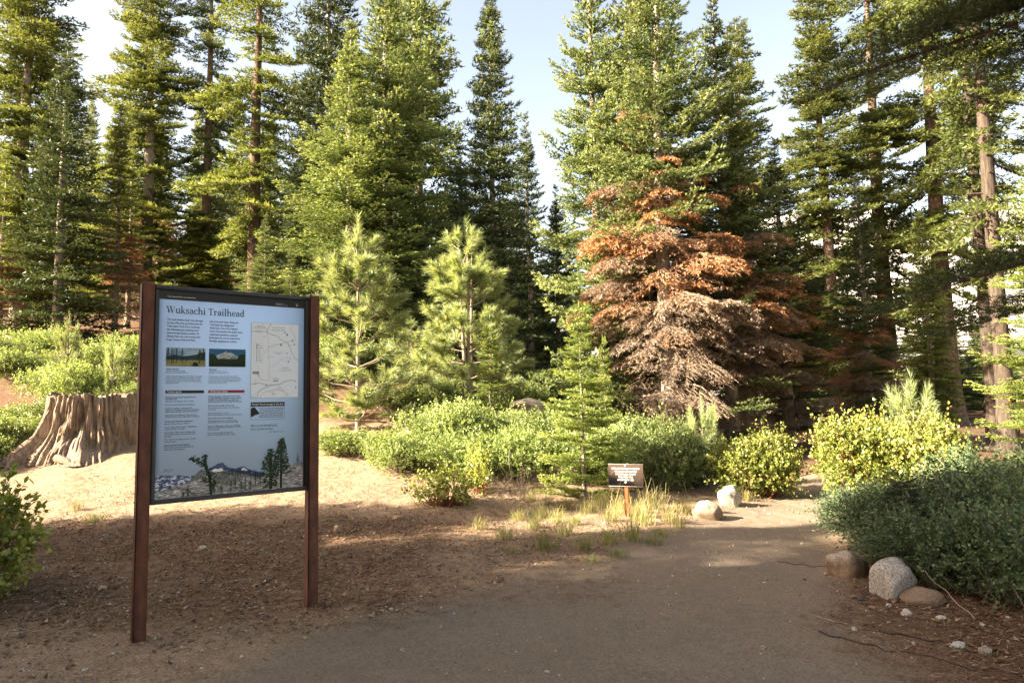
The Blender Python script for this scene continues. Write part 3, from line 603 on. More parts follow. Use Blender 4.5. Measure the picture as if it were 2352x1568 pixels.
# ------------------------------------------------------------------ foliage building blocks
def needles(segs, rng, st, per, nl, nw, upb=.35, fwd=.7):
    """segs: (n,7) p0 p1 age -> triangles, tint"""
    S_ = np.asarray(segs); p0, p1, age = S_[:, :3], S_[:, 3:6], S_[:, 6]
    d = p1-p0; ln_ = np.linalg.norm(d, axis=1)+1e-9; cnt = np.maximum(1, np.round(ln_/st*per)).astype(int)
    k = np.repeat(np.arange(len(S_)), cnt); n = len(k)
    t = rng.random(n); p = p0[k]+d[k]*t[:, None]; u = d[k]/ln_[k][:, None]
    v = rng.normal(size=(n, 3)); v -= (v*u).sum(1)[:, None]*u; v /= np.linalg.norm(v, axis=1)[:, None]+1e-9
    v[:, 2] += upb; dr = v*.75+u*fwd; dr /= np.linalg.norm(dr, axis=1)[:, None]
    e = np.cross(dr, rng.normal(size=(n, 3))+np.array([0, 0, 1.1])); e /= np.linalg.norm(e, axis=1)[:, None]+1e-9
    L = nl*rng.uniform(.7, 1.3, n)[:, None]
    tri = np.stack([p-e*nw/2, p+e*nw/2, p+dr*L], 1)
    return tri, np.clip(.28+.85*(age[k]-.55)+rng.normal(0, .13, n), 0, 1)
def ribbons(segs, w):
    S_ = np.asarray(segs); p0, p1 = S_[:, :3], S_[:, 3:6]; d = p1-p0
    e = np.cross(d, np.array([.3, .2, 1.])); e /= np.linalg.norm(e, axis=1)[:, None]+1e-9
    f = np.cross(d, e); f /= np.linalg.norm(f, axis=1)[:, None]+1e-9; w = np.broadcast_to(np.asarray(w), (len(S_),))[:, None]
    return np.concatenate([np.stack([p0-e*w, p0+e*w, p1], 1), np.stack([p0-f*w, p0+f*w, p1], 1)])
def fir_branch(rng, L, st=.06, per=2, nl=.07, nw=.024, droop=.12, tip=.22, weep=0., sp=.11, bare=0., tl=.46):
    ax, tw = [], []
    arch = (.22 if weep else 0)
    def axp(s): return np.array([L*s*(1-.06*s-(.22*weep*s*s)), .03*L*math.sin(3*s+rng0), L*(-droop*s + tip*s**3 + arch*s*1.6 - weep*s**2.4)])
    rng0 = rng.uniform(0, 6)
    m_ = max(5, int(L/.16))
    P = [axp(i/m_) for i in range(m_+1)]
    for i in range(m_): ax.append((*P[i], *P[i+1], (i+1)/m_))
    n = max(4, int(L/sp))
    for i in range(1, n+1):
        s = (i-.3)/n; o = axp(s)
        for sd in (-1, 1):
            if rng.random() < .08: continue
            l = min(.85, L*(tl*(1-s)**.75+.07))*rng.uniform(.7, 1.2); an = R_(rng.uniform(38, 62))
            d = np.array([math.cos(an), sd*math.sin(an), rng.uniform(-.12, .10)-(.9*weep)])
            q1 = o+d*l*.5; q2 = o+d*l+np.array([0, 0, (.10-.5*weep)*l])
            a0 = .35+.45*s
            tw.append((*o, *q1, a0)); tw.append((*q1, *q2, a0+.2))
            k = int(l/(sp*1.1))
            for j in range(1, k+1):
                s2 = j/(k+.6); oo = o+(q2-o)*s2
                for s3 in (-1, 1):
                    if rng.random() < .2: continue
                    l2 = (l*(1-s2))*.55*rng.uniform(.7, 1.2)+.04; a2 = an*sd+s3*R_(rng.uniform(35, 55))
                    d2 = np.array([math.cos(a2), math.sin(a2), rng.uniform(-.15, .2)-.8*weep]); tw.append((*oo, *(oo+d2*l2), a0+.25))
    seg = [x for x in ax if x[6] > .18]+tw
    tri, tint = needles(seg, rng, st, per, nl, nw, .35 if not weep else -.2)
    if bare: keep = rng.random(len(tri)) > bare; tri, tint = tri[keep], tint[keep]
    wood = ribbons(ax, np.linspace(.020, .006, len(ax))*(.6+.4*L))
    return tri, tint, wood, ribbons(tw, .0035+.0015*bool(weep)) if weep else None
def rot(az, el, roll):
    ca, sa, ce, se, cr, sr = math.cos(az), math.sin(az), math.cos(el), math.sin(el), math.cos(roll), math.sin(roll)
    A = np.array([[ca, -sa, 0], [sa, ca, 0], [0, 0, 1]]); B = np.array([[ce, 0, -se], [0, 1, 0], [se, 0, ce]]); C = np.array([[1, 0, 0], [0, cr, -sr], [0, sr, cr]])
    return A @ B @ C
class Kit:
    def __init__(s, seed, lengths, var=2, **kw):
        rng = np.random.default_rng(seed); s.T = [(L, [fir_branch(rng, L, **kw) for _ in range(var)]) for L in lengths]
    def pick(s, L, rng): L0, vs_ = min(s.T, key=lambda t: abs(math.log(t[0]/L))); return L/L0, vs_[rng.integers(len(vs_))]
def crown(seed, H, R, base, whorl, nb, pw, el0, el1, green, dead=None, pdead=None, gap=0., low=.6, leader=True, lump=0.):
    rng = np.random.default_rng(seed); G, D = Acc(), Acc(); z = base*H; az = 0
    while z < H*.985:
        hn = z/H; c = (hn-base)/(1-base)
        rr = R*((1-c)**pw)*min(1, low+c*4)
        k = max(3, int(round(nb*rng.uniform(.8, 1.2)*(1 if c < .85 else .8))))
        for i in range(k):
            if rng.random() < gap: continue
            a_ = az+2*math.pi*i/k+rng.normal(0, .25); zz = z+rng.uniform(-.4, .4)*whorl
            L = max(.16, rr*(rng.uniform(.72, 1.15) if dead is None and green is not KG else rng.uniform(.55, 1.28))*(1+lump*math.sin(a_*2+z*1.3)))
            isd = dead is not None and rng.random() < pdead(hn, a_)
            if isd and rng.random() < .08: continue
            if isd: L *= .95 if hn > .2 else .72
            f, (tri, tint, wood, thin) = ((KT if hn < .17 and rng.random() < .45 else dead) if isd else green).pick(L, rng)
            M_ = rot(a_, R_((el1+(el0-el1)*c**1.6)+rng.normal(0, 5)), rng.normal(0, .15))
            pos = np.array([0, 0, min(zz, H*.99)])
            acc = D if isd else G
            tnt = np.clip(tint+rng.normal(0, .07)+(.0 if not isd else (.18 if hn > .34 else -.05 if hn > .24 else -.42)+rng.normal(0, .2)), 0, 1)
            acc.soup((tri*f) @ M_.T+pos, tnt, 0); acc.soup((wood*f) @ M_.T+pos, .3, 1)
            if thin is not None: acc.soup((thin*f) @ M_.T+pos, np.clip(rng.normal(.5, .2), 0, 1), 1)
        az += 1.1; z += whorl*rng.uniform(.8, 1.2)*(1-.62*c)
    if leader:
        f, (tri, tint, wood, thin) = green.pick(.35, rng); G.soup((tri*f) @ rot(1, R_(86), 0).T+np.array([0, 0, H*.965]), tint, 0)
    return G, D
def trunk_mesh(name, H, r, mat, k=9, lean=.0, seed=0, stubs=0, flare=1.5, top=.985):
    rng = np.random.default_rng(seed); a = Acc(); n = 16; P = []; Rr = []
    for i in range(n+1):
        t = i/n; P.append((lean*H*t*t+.012*H*math.sin(t*5+seed)*t*(1-t), .01*H*math.sin(t*4+seed*2)*t*(1-t), -.35+(H*top+.35)*t)); Rr.append(max(.008, r*((1-t)**.85)*(1+(flare-1)*math.exp(-t*40))))
    tube(a, P, Rr, k)
    for i in range(stubs):
        t = rng.uniform(.04, .6); q = np.array([0, 0, H*t]); an = rng.uniform(0, 6.28); l = rng.uniform(.3, 1.1); d = np.array([math.cos(an), math.sin(an), rng.uniform(-.4, .1)])
        tube(a, [q, q+d*l*.6, q+d*l+np.array([0, 0, -.25*l])], [.02, .012, .003], 3)
    return a.mesh(name, mat, True)

KG = Kit(1, (.3, .7, 1.3, 2.1), 3, st=.028, per=2.1, nl=.052, nw=.028, sp=.14, tip=.30, droop=.16)
KF = Kit(2, (.35, .9, 1.6, 2.6), 2, st=.085, nl=.125, nw=.046, sp=.18, droop=.25, tip=.25)
KD = Kit(3, (.45, .9, 1.5), 4, st=.028, per=2.4, nl=.05, nw=.019, weep=.52, tip=.0, droop=0, bare=.12, tl=.46)
KT = Kit(4, (.6, 1.2, 2.0), 3, st=.05, per=1, nl=.05, nw=.010, weep=.6, tip=0, droop=0, bare=.5, tl=.5)
KS = Kit(5, (.12, .3, .55, .8), 2, st=.016, per=2, nl=.032, nw=.012, sp=.06, droop=.05, tip=.18)
KM = Kit(6, (.5, 1.1, 1.9, 2.8), 2, st=.09, nl=.17, nw=.065, sp=.22, droop=.30, tip=.22)

MESH = {}
def tree_kind(key, H, R, crown_args, foliage, bark, r, dead_mat=None, **tk):
    G, D = crown(**crown_args)
    MESH[key] = dict(H=H, R=R, crown=G.mesh('crown', [foliage, bark]), trunk=trunk_mesh('trunk', H, r, bark, **tk),
                     dead=D.mesh('dead_branches', [dead_mat or M_DEAD, M_TWIG]) if D.n else None)
tree_kind('firA', 12, 2.0, dict(seed=21, H=12, R=2.0, base=.03, whorl=.36, nb=6, pw=.88, gap=.05, el0=38, el1=-6, green=KG), M_FIR, M_BARKP, .15)
tree_kind('firD', 12, 2.1, dict(seed=22, H=12, R=2.1, base=.02, whorl=.36, nb=6.4, pw=.86, el0=38, el1=-4, green=KG, dead=KD, pdead=lambda h, a: float(np.interp(h, [0, .14, .26, .38, .48, .58], [1, .96, .84, .62, .28, 0]))), M_FIR, M_BARKP, .16)
tree_kind('firE', 12, 1.9, dict(seed=23, H=12, R=1.9, base=.02, whorl=.36, nb=6.2, pw=.88, el0=36, el1=-4, green=KG, dead=KD, pdead=lambda h, a: float(np.interp(h, [0, .12, .24, .34, .46, .55], [1, .92, .75, .5, .2, 0]))), M_FIR, M_BARKP, .15)
tree_kind('firB', 13, 2.0, dict(seed=24, H=13, R=2.0, base=.05, whorl=.42, nb=5.4, pw=.8, el0=42, el1=-8, green=KF, low=.8), M_FIRB, M_BARKP, .16)
tree_kind('firC', 14, 1.9, dict(seed=25, H=14, R=1.9, base=.08, whorl=.36, nb=5.6, pw=.58, el0=30, el1=-12, green=KF, low=.8), M_FIR, M_BARKP, .17)
tree_kind('tallA', 28, 2.9, dict(seed=26, H=28, R=2.9, base=.10, whorl=.55, nb=5.5, pw=.5, el0=28, el1=-18, green=KM, low=.7, gap=.28, lump=.35), M_FIRY, M_BARKP, .34, stubs=26)
tree_kind('tallB', 28, 2.6, dict(seed=27, H=28, R=2.6, base=.20, whorl=.58, nb=5.2, pw=.42, el0=22, el1=-28, green=KM, low=.7, gap=.46, lump=.5), M_FIRY, M_BARKD, .36, stubs=34)
tree_kind('thick', 24, 1.9, dict(seed=33, H=24, R=1.9, base=.20, whorl=.6, nb=4, pw=.45, el0=20, el1=-30, green=KF, low=.6, gap=.35, lump=.5), M_FIRY, bark_mat('shaded_grey_brown_bark', [(.3, (.035, .027, .021)), (.55, (.085, .066, .052)), (.8, (.17, .13, .10))], (7, 7, .9), 1.0), .20, stubs=44)  # grey-brown bark darkened; the shade on these trunks is put into its colour
tree_kind('rusty', 15, 1.3, dict(seed=28, H=15, R=1.3, base=.05, whorl=.42, nb=5, pw=.7, el0=35, el1=-10, green=KF, dead=Kit(8, (.5, 1.0), 2, st=.09, per=2, nl=.10, nw=.035, weep=.3, tip=0, droop=.1), pdead=lambda h, a: max(0, min(1, 1.5-h*2.5)), gap=.1), M_FIRY, M_BARKP, .12)
tree_kind('sapA', 2.4, .62, dict(seed=29, H=2.4, R=.62, base=.02, whorl=.22, nb=6, pw=.55, low=.9, el0=20, el1=-3, green=KS), M_FIRG, M_BARKP, .032)
tree_kind('sapB', 2.4, .55, dict(seed=30, H=2.4, R=.55, base=.05, whorl=.17, nb=5, pw=.85, el0=25, el1=2, green=KS), M_FIRG, M_BARKP, .030)

def tree(name, label, key, px, Y, top=None, H=None, R=None, group=None, rz=None, cat='tree', pos=None, mats=None):
    mk = MESH[key]; b = pos if pos is not None else base_at(px, Y)
    if H is None: H = at(px, top, Y).z - b.z
    sz = H/mk['H']; sr = (R/mk['R']) if R else sz
    t = thing(name, label, cat, b, RNG.uniform(0, 6.28) if rz is None else rz, group, (sr, sr, sz))
    link('trunk', mk['trunk'], t)
    c = link('crown', mk['crown'], t)
    if mk['dead']: link('dead_branches', mk['dead'], t)
    if mats:
        for ch in t.children:
            if ch.name.split('.')[0] in mats: ch.material_slots[0].link = 'OBJECT'; ch.material_slots[0].material = mats[ch.name.split('.')[0]]
    return t
YEL = {'crown': M_FIRY}; DRK = {'crown': M_FIRB}; GRE = {'crown': M_FIR}
# --- the big clump right of the middle
tree('red_fir', 'light green fir at the left edge of the half-brown clump, no brown foliage', 'firA', 1385, 15.8, -330, R=1.95)
tree('red_fir', 'tall light green fir in the middle of the half-brown clump', 'firE', 1492, 15.8, -380, R=2.2)
tree('red_fir', 'fir with green top and rust brown weeping lower branches facing the small sign', 'firD', 1545, 14.2, -330, R=2.5, rz=2.2)
tree('red_fir', 'fir with thin grey trunk and brown lower branches, right side of the clump', 'firD', 1685, 15.2, -30, R=2.25, rz=5.0)
tree('red_fir', 'shaded fir with reddish lower branches at the right end of the brown clump', 'firE', 1815, 16.6, 310, R=2.0, mats=DRK)
tree('pine_tree', 'golden brown pine top showing behind the right shoulder of the clump', 'tallA', 1735, 29, 35, R=2.3)
# --- the central dark mass
tree('red_fir', 'broad dense fir with layered sprays behind the two young pines', 'firA', 805, 20, 45, R=3.2)
tree('red_fir', 'dense dark green fir with pale trunk behind the gap of the young pines', 'firA', 890, 21.5, -230, R=3.2, rz=1)
tree('red_fir', 'tall fir with white trunk on the right side of the dark central mass', 'firC', 960, 25, -260, R=3.0)
tree('red_fir', 'airy fir with slim grey trunk and upswept branches above the sign\'s right post', 'firC', 752, 28, -200, R=2.9, mats=DRK)
tree('red_fir', 'narrow pointed fir standing free against the sky in the middle', 'firC', 1140, 25, -20, R=2.1)
tree('red_fir', 'dark bluish narrow fir in shade between the pointed fir and the brown clump', 'firB', 1222, 21, 255, R=1.55)
tree('red_fir', 'dark low fir below the pointed fir with its base in deep shadow', 'firB', 1060, 23, 330, R=1.8)
tree('red_fir', 'short dark fir filling the gap at the left foot of the brown clump', 'firB', 1290, 22, 420, R=1.5)
# --- left
tree('tall_conifer', 'tall golden conifer cut by the left edge of the picture', 'tallA', 40, 23, -260, R=2.4)
tree('rusty_fir', 'slender fir turned reddish brown at the far left edge', 'rusty', -5, 21, 330, R=1.3)
tree('red_fir', 'dark fir with pointed top and pale stem standing on the slope behind the stump', 'firB', 130, 21, 95, R=2.25)
tree('tall_conifer', 'tall conifer with pale trunk and wide shelf-like branches left of the sign top', 'tallA', 330, 33, -190, R=2.9, rz=.6)
tree('rusty_fir', 'thin fir with brown lower half and grey stem just left of the sign', 'rusty', 262, 24, 235, R=1.2)
tree('rusty_fir', 'second thin brown fir close behind the first, left of the sign', 'rusty', 292, 26, 300, R=1.1)
tree('tall_conifer', 'sparse bright green conifer with whitish trunk above the sign\'s title', 'tallB', 470, 34, -200, R=2.2, mats=GRE)
tree('tall_conifer', 'tall drooping conifer with dark trunk above the sign\'s right half', 'tallB', 585, 31, -260, R=2.7)
tree('young_fir', 'light green young fir peeping over the right half of the sign', 'firA', 606, 17, 492, R=1.0)
tree('young_fir', 'smaller light green fir touching the sign\'s top right corner', 'firA', 668, 18, 560, R=.9)
# --- right
tree('tall_conifer', 'tall feathery conifer with furrowed trunk right of the brown clump', 'tallA', 1925, 26, -60, R=2.6, mats={'crown': M_FIRY, 'trunk': M_BARKD})
tree('tall_conifer', 'tall sunlit conifer with patchy foliage under the overhanging branch', 'tallB', 2055, 28, -240, R=2.7)
tree('red_fir', 'dark half-height fir with brown skirt between the tall right trunks', 'firE', 2005, 17.5, 400, R=1.45, mats=DRK)
tree('tall_conifer', 'tall conifer just left of the marked trunk, crown reaching past the top right', 'tallB', 2190, 27, -300, R=3.0)
big = tree('tall_conifer', 'thick dark trunk with yellow marker at the right edge of the picture', 'thick', 2318, 14.5, H=22, R=1.7, rz=0)
tree('tall_conifer', 'second dark trunk grown close against the left of the marked trunk', 'thick', 2290, 15.4, H=21, R=1.5, rz=3)
tree('red_fir', 'bright yellow-green fir half cut off by the right edge of the picture', 'firA', 2455, 12.5, 200, R=1.6, mats={'crown': M_FIRG})
tree('red_fir', 'slim conifer with sunlit grey trunk behind the yellow-green shrub', 'firC', 2150, 19, 480, R=1.0, mats=YEL)
# --- the wood behind
frng = np.random.default_rng(5); used = []
G_FAR = 'far conifers filling the wood behind'
for i in range(900):
    if len(used) >= 150: break
    px = frng.uniform(-250, 2600); Y = frng.uniform(32, 75)
    b = base_at(px, Y)
    if any((b.x-u[0])**2+(b.y-u[1])**2 < 6 for u in used): continue
    top = frng.uniform(440, 640) if 960 < px < 1900 else frng.uniform(220, 520) if px < 960 else frng.uniform(440, 620) if px < 1860 else frng.uniform(700, 840)
    H = at(px, top, Y).z-b.z
    if H < 4: continue
    used.append((b.x, b.y))
    tree('forest_conifer', 'conifer among many in the shady wood behind the front trees', ['firB', 'firC', 'firC', 'rusty'][int(frng.integers(4))], px, Y, H=H, R=frng.uniform(1.8, 2.6), group=G_FAR, mats=[YEL, GRE, DRK][int(frng.integers(3))])
# --- trees left of the frame that shade the foreground
for x, y, H, R, k in ((-9.5, .2, 15, 3.0, 'firA'), (-13, -.4, 18, 3.2, 'firA'), (-17, -1.7, 20, 3.2, 'firA'), (-21, -2.9, 22, 3.2, 'firA'), (-11.5, -2.6, 18, 3.2, 'firA'), (-8.6, -2.4, 15, 3.0, 'firA'), (-15.5, -3.8, 20, 3.2, 'firA'), (-9, -5.4, 16, 3.2, 'firA'), (-13, -6, 18, 3.2, 'firA'), (-10, -8.6, 17, 3.0, 'firA'), (-19, -6, 21, 3.2, 'firA'), (-9.2, 5.2, 6.5, 2.1, 'firA'), (-10.2, 3.0, 7.5, 2.3, 'firA'), (-12, 4.3, 8, 2.2, 'firA'), (-12.3, 2.2, 9, 2.4, 'firA')):
    tree('shade_fir', 'fir standing left of the sign whose shadow falls across the foreground', k, 0, 0, H=H, R=R, group='shade trees left of the clearing', pos=Vector((x, y, ground_h(x, y))))

for x, y, H, R, k in ((7.5, 1.5, 17, 2.6, 'firA'), (-4, -7.5, 17, 2.6, 'firA'), (-1.5, -12, 20, 2.8, 'firA'), (11.5, 4, 18, 2.4, 'firC'), (10, -1, 17, 2.4, 'firC')):  # unseen firs added to cut the sky light on the foreground
    tree('forest_conifer', 'unseen fir added around the viewer to hold back sky light', k, 0, 0, H=H, R=R, group='unseen firs added to hold back sky light', pos=Vector((x, y, ground_h(x, y))))

# ------------------------------------------------------------------ young pines
def pine_mesh(seed, H, R, whorl, shoots=7, need=95, nlen=.18, nw=.011, two=False):
    rng = np.random.default_rng(seed); A, B = Acc(), Acc(); shoot = []
    n = int(H*.97/whorl)
    leaders = [(0, 0, H)] + ([(.22, .05, H*.97), (-.15, .1, H*.93)] if two else [])
    for lx, ly, lh in leaders:
        P = [(lx*(t**.6), ly*(t**.6), -.2*(1-t)+lh*t) for t in np.linspace(0, 1, 12)]
        tube(A, P, [max(.007, .052*(1-t)**.8*(H/4)) for t in np.linspace(0, 1, 12)], 7)
        shoot.append((np.array([lx, ly, lh-.30]), np.array([lx*.1, ly*.1, 1.]), .50))
    for w in range(n):
        z = H*.05+w*whorl*rng.uniform(.9, 1.1); c = z/H
        if c > .97: break
        k = int(rng.integers(4, 7)); a0 = rng.uniform(0, 6)
        for i in range(k):
            lx, ly, lh = leaders[rng.integers(len(leaders))] if c > .5 else leaders[0]
            an = a0+6.283*i/k+rng.normal(0, .2); L = R*((1-c)**.85)*min(1, .85+c)*rng.uniform(.78, 1.15)+.10
            el = R_(8+45*c**1.5+rng.normal(0, 6)); d = np.array([math.cos(an)*math.cos(el), math.sin(an)*math.cos(el), math.sin(el)])
            s0 = np.array([lx*c**.6, ly*c**.6, z]); pts = [s0, s0+d*L*.5, s0+d*L*.85+np.array([0, 0, .10*L]), s0+d*L+np.array([0, 0, .25*L])]
            tube(B, pts, [.016, .012, .009, .005], 4, .4)
            shoot.append((pts[2], (pts[3]-pts[2])/np.linalg.norm(pts[3]-pts[2]), .26))
            for q in range(shoots if L > .45 else 2):
                t = rng.uniform(.35, .95); o = s0+d*L*t+np.array([0, 0, .2*L*t*t]); sd = rng.normal(size=3)*np.array([1, 1, .35]); sd = d*.9+sd*.55+np.array([0, 0, .42]); sd /= np.linalg.norm(sd); l = rng.uniform(.16, .30)*min(1, L+.4)
                tube(B, [o, o+sd*l*.6, o+sd*l+np.array([0, 0, .05])], [.008, .006, .004], 3, .4); shoot.append((o+sd*l*.25, sd, l*.95))
    C = Acc()
    for o, d, l in shoot:
        k = int(need*rng.uniform(.8, 1.2)); t = rng.random(k)**.8; p = o+d*(l*t)[:, None]
        v = rng.normal(size=(k, 3)); v -= (v @ d)[:, None]*d; v /= np.linalg.norm(v, axis=1)[:, None]
        an = R_(24)+R_(40)*(1-t)+rng.normal(0, .12, k); dr = d*np.cos(an)[:, None]+v*np.sin(an)[:, None]; L = nlen*rng.uniform(.7, 1.15, k)[:, None]
        dr2 = dr.copy(); dr2[:, 2] -= .10
        e = np.cross(dr, rng.normal(size=(k, 3))); e /= np.linalg.norm(e, axis=1)[:, None]
        C.soup(np.stack([p-e*nw/2, p+e*nw/2, p+dr2*L], 1), np.clip(.5+.25*(t-.5)+rng.normal(0, .18, k)+rng.normal(0, .1), 0, 1))
    return dict(H=H, R=R, trunk=A.mesh('trunk', M_BARKG, True), limbs=B.mesh('limbs', M_BARKG, True), crown=C.mesh('crown', M_PINE), dead=None)
def pine(name, label, key, px, Y, top, rz=0, group=None, sr=1.0):
    mk = MESH[key]; b = base_at(px, Y); H = at(px, top, Y).z-b.z; s = H/mk['H']
    t = thing(name, label, 'pine', b, rz, group, (s*sr, s*sr, s))
    for k in ('trunk', 'limbs', 'crown'): link(k, mk[k], t)
MESH['pineA'] = pine_mesh(41, 4.0, 1.05, .34); MESH['pineB'] = pine_mesh(42, 4.0, 1.10, .30, 8, 95, two=True)
MESH['pineS'] = pine_mesh(43, .9, .34, .20, 2, 90, .13, .006)
pine('young_pine', 'young long-needled pine beside the right post of the big sign', 'pineA', 822, 11.7, 520, .4, None, 1.15)
pine('young_pine', 'fuller young pine with several leaders, right of the first', 'pineB', 1078, 13.8, 525, 1.0, None, 1.2)
pine('young_pine', 'shaggy low pine crowding between the two taller young pines', 'pineB', 945, 14.8, 735, 2.6, None, 1.25)
pine('pine_seedling', 'pine seedling rising above the yellow-green shrub by the right trunks', 'pineS', 2108, 9.6, 905, 0, None, .7)
pine('pine_seedling', 'pale pine seedling at the left edge of the round yellow-green shrub', 'pineS', 1618, 9.9, 950, 2, None, .6)
pine('pine_seedling', 'pine seedling growing out of the shrub behind the stump', 'pineS', 152, 13.4, 762, 1, None, .45)
pine('pine_seedling', 'pine seedling between the stump shrub and the sign post', 'pineS', 258, 13.0, 808, 3, None, .42)
tree('fir_sapling', 'waist-high bright fir sapling with open tiers just left of the small sign', 'sapA', 1342, 8.7, 735, R=.66, cat='sapling', rz=.3)
tree('fir_sapling', 'fir sapling in front of the fuller young pine', 'sapB', 1128, 11.6, 775, R=.62, cat='sapling')
tree('fir_sapling', 'tiny fir sapling behind the open-tiered one', 'sapB', 1395, 10.2, 800, R=.35, cat='sapling')
tree('fir_sapling', 'shaded fir sapling growing up through the dark right-hand bush', 'sapA', 2085, 5.15, 1105, R=.42, cat='sapling', mats={'crown': M_FIRB})

# ------------------------------------------------------------------ shrubs
def shrub_mesh(seed, W, D, H, nshoot, leaves, ll, lw, leafmat, stemmat, spread=.5, stemr=.006, fold=True, upl=.5, lobes=7, sl=.16, low=.1):
    rng = np.random.default_rng(seed); Lf, St = Acc(), Acc()
    lob = [(rng.uniform(-.55, .55)*W/2, rng.uniform(-.5, .5)*D/2, H*rng.uniform(.28, .62), rng.uniform(.34, .6)*W/2*(7/lobes)**.35, rng.uniform(.34, .6)*D/2*(7/lobes)**.35, H*rng.uniform(.26, .42)*(7/lobes)**.3) for _ in range(lobes)]
    O, Dd = [], []
    for i in range(nshoot):
        cx, cy_, cz, rx, ry, rz = lob[rng.integers(lobes)]
        v = rng.normal(size=3); v /= np.linalg.norm(v); r = rng.uniform(.35, 1.0)**.5
        o = np.array([cx+v[0]*rx*r, cy_+v[1]*ry*r, cz+v[2]*rz*r])
        if o[2] < low*H: o[2] = low*H+rng.random()*.12*H
        d = v*spread+rng.normal(size=3)*.35+np.array([0, 0, upl]); O.append(o); Dd.append(d/np.linalg.norm(d))
    O = np.array(O); Dd = np.array(Dd); l = sl*rng.uniform(.6, 1.4, nshoot)*np.where(rng.random(nshoot) < .10, 2.1, 1)
    St.soup(ribbons(np.concatenate([O, O+Dd*l[:, None], np.ones((nshoot, 1))], 1), stemr*.35), .5)
    for i in rng.choice(nshoot, min(nshoot, 70), False):
        b = np.array([O[i, 0]*.25, O[i, 1]*.25, -.05]); mdl = b*.45+O[i]*.55+rng.normal(size=3)*.05*W; mdl[2] = max(.02, mdl[2]*.8)
        tube(St, [b, mdl, O[i]], [stemr*1.6, stemr, stemr*.5], 4)
    k = np.repeat(np.arange(nshoot), leaves); n = len(k); t = rng.random(n)
    p = O[k]+Dd[k]*(l[k]*t)[:, None]; u = Dd[k]
    v = rng.normal(size=(n, 3)); v -= (v*u).sum(1)[:, None]*u; v /= np.linalg.norm(v, axis=1)[:, None]+1e-9
    a = v*.85+u*.6+rng.normal(size=(n, 3))*.15; a /= np.linalg.norm(a, axis=1)[:, None]
    e = np.cross(a, u+rng.normal(size=(n, 3))*.6); e /= np.linalg.norm(e, axis=1)[:, None]+1e-9; nn = np.cross(a, e)
    s = rng.uniform(.65, 1.25, n)[:, None]; L, Wd = ll*s, lw*s
    p0 = p+a*.006; pm_ = p0+a*L*.5; tipp = p0+a*L-nn*L*.12
    lft, rgt = pm_-e*Wd/2+nn*Wd*.18, pm_+e*Wd/2+nn*Wd*.18
    tint = np.clip(rng.normal(.45, .2, n)+(t-.5)*.3+np.repeat(rng.normal(0, .1, nshoot), leaves), 0, .93)
    tint[rng.random(n) < .012] = 1.0
    q = np.stack([p0, lft, tipp, rgt], 1).reshape(-1, 3); b4 = np.arange(n)*4
    Lf.add(q, np.concatenate([np.stack([b4, b4+1, b4+2], 1), np.stack([b4, b4+2, b4+3], 1)]), np.concatenate([tint, tint]))
    return dict(foliage=Lf.mesh('foliage', leafmat), stems=St.mesh('stems', stemmat, True), W=W, D=D, H=H)
SH = {}
SH['manA'] = shrub_mesh(51, 1.3, 1.2, .95, 1300, 15, .036, .030, M_MANZ, M_REDSTEM, .55, .007)
SH['manB'] = shrub_mesh(52, 1.3, 1.2, .95, 1300, 15, .036, .030, M_MANZ, M_REDSTEM, .55, .007, lobes=9)
SH['manS'] = shrub_mesh(53, .75, .6, .55, 190, 11, .038, .032, M_MANZ, M_REDSTEM, .7, .006, lobes=5, low=.25)
SH['ceaA'] = shrub_mesh(54, 1.9, 1.6, .85, 1500, 14, .034, .023, M_CEAN, M_PALESTEM, .6, .005, lobes=15, sl=.15)
SH['ceaB'] = shrub_mesh(55, 1.9, 1.6, .85, 1500, 14, .034, .023, M_CEAN, M_PALESTEM, .6, .005, lobes=17, sl=.15)
SH['ceaShadeA'] = shrub_mesh(56, 1.5, 1.3, .85, 1700, 13, .031, .021, M_CEAN_SHADE, M_PALESTEM, .75, .005, lobes=16, sl=.20)
SH['ceaShadeB'] = shrub_mesh(57, 1.5, 1.3, .85, 1700, 13, .031, .021, M_CEAN_SHADE, M_PALESTEM, .75, .005, lobes=15, sl=.20)
def shrub(name, label, key, px, Y, W, H, D=None, rz=0, group=None, pos=None):
    mk = SH[key]; b = pos or base_at(px, Y); s = W/mk['W']
    t = thing(name, label, 'shrub', b+Vector((0, 0, -.02)), rz, group, (s, (D/mk['D'] if D else s), H/mk['H']))
    link('foliage', mk['foliage'], t); link('stems', mk['stems'], t)
shrub('manzanita', 'round yellow-green shrub left of the path behind the grey boulders', 'manA', 1738, 9.0, 1.12, .92, .95)
shrub('manzanita', 'bright yellow-green shrub right of the path, left part of the long mass', 'manB', 1960, 8.3, 1.30, 1.02, 1.1)
shrub('manzanita', 'bright yellow-green shrub right of the path, middle of the long mass', 'manA', 2070, 8.0, 1.4, 1.08, 1.1, 2)
shrub('manzanita', 'bright yellow-green shrub at the right end of the long mass', 'manB', 2180, 8.0, 1.3, 1.02, 1.1, 4)
shrub('manzanita', 'low yellow-green shrub with visible red stems beside the dry grey twigs', 'manS', 1018, 8.2, .74, .46, None, 0)
shrub('manzanita', 'sparse sprig of yellow-green leaves between the dry twigs and the big bushes', 'manS', 1108, 8.9, .45, .6, None, 2)
shrub('manzanita', 'dome of glossy green shrub behind the stump', 'ceaB', 205, 13.2, 1.9, 1.0, 1.3, 1)
shrub('manzanita', 'left shoulder of the glossy shrub behind the stump', 'ceaA', 110, 13.4, 1.5, .85, 1.1, 3)
shrub('manzanita', 'lower right end of the glossy shrub, touching the left sign post', 'ceaA', 280, 13.0, 1.1, .55, 1.0, 3)
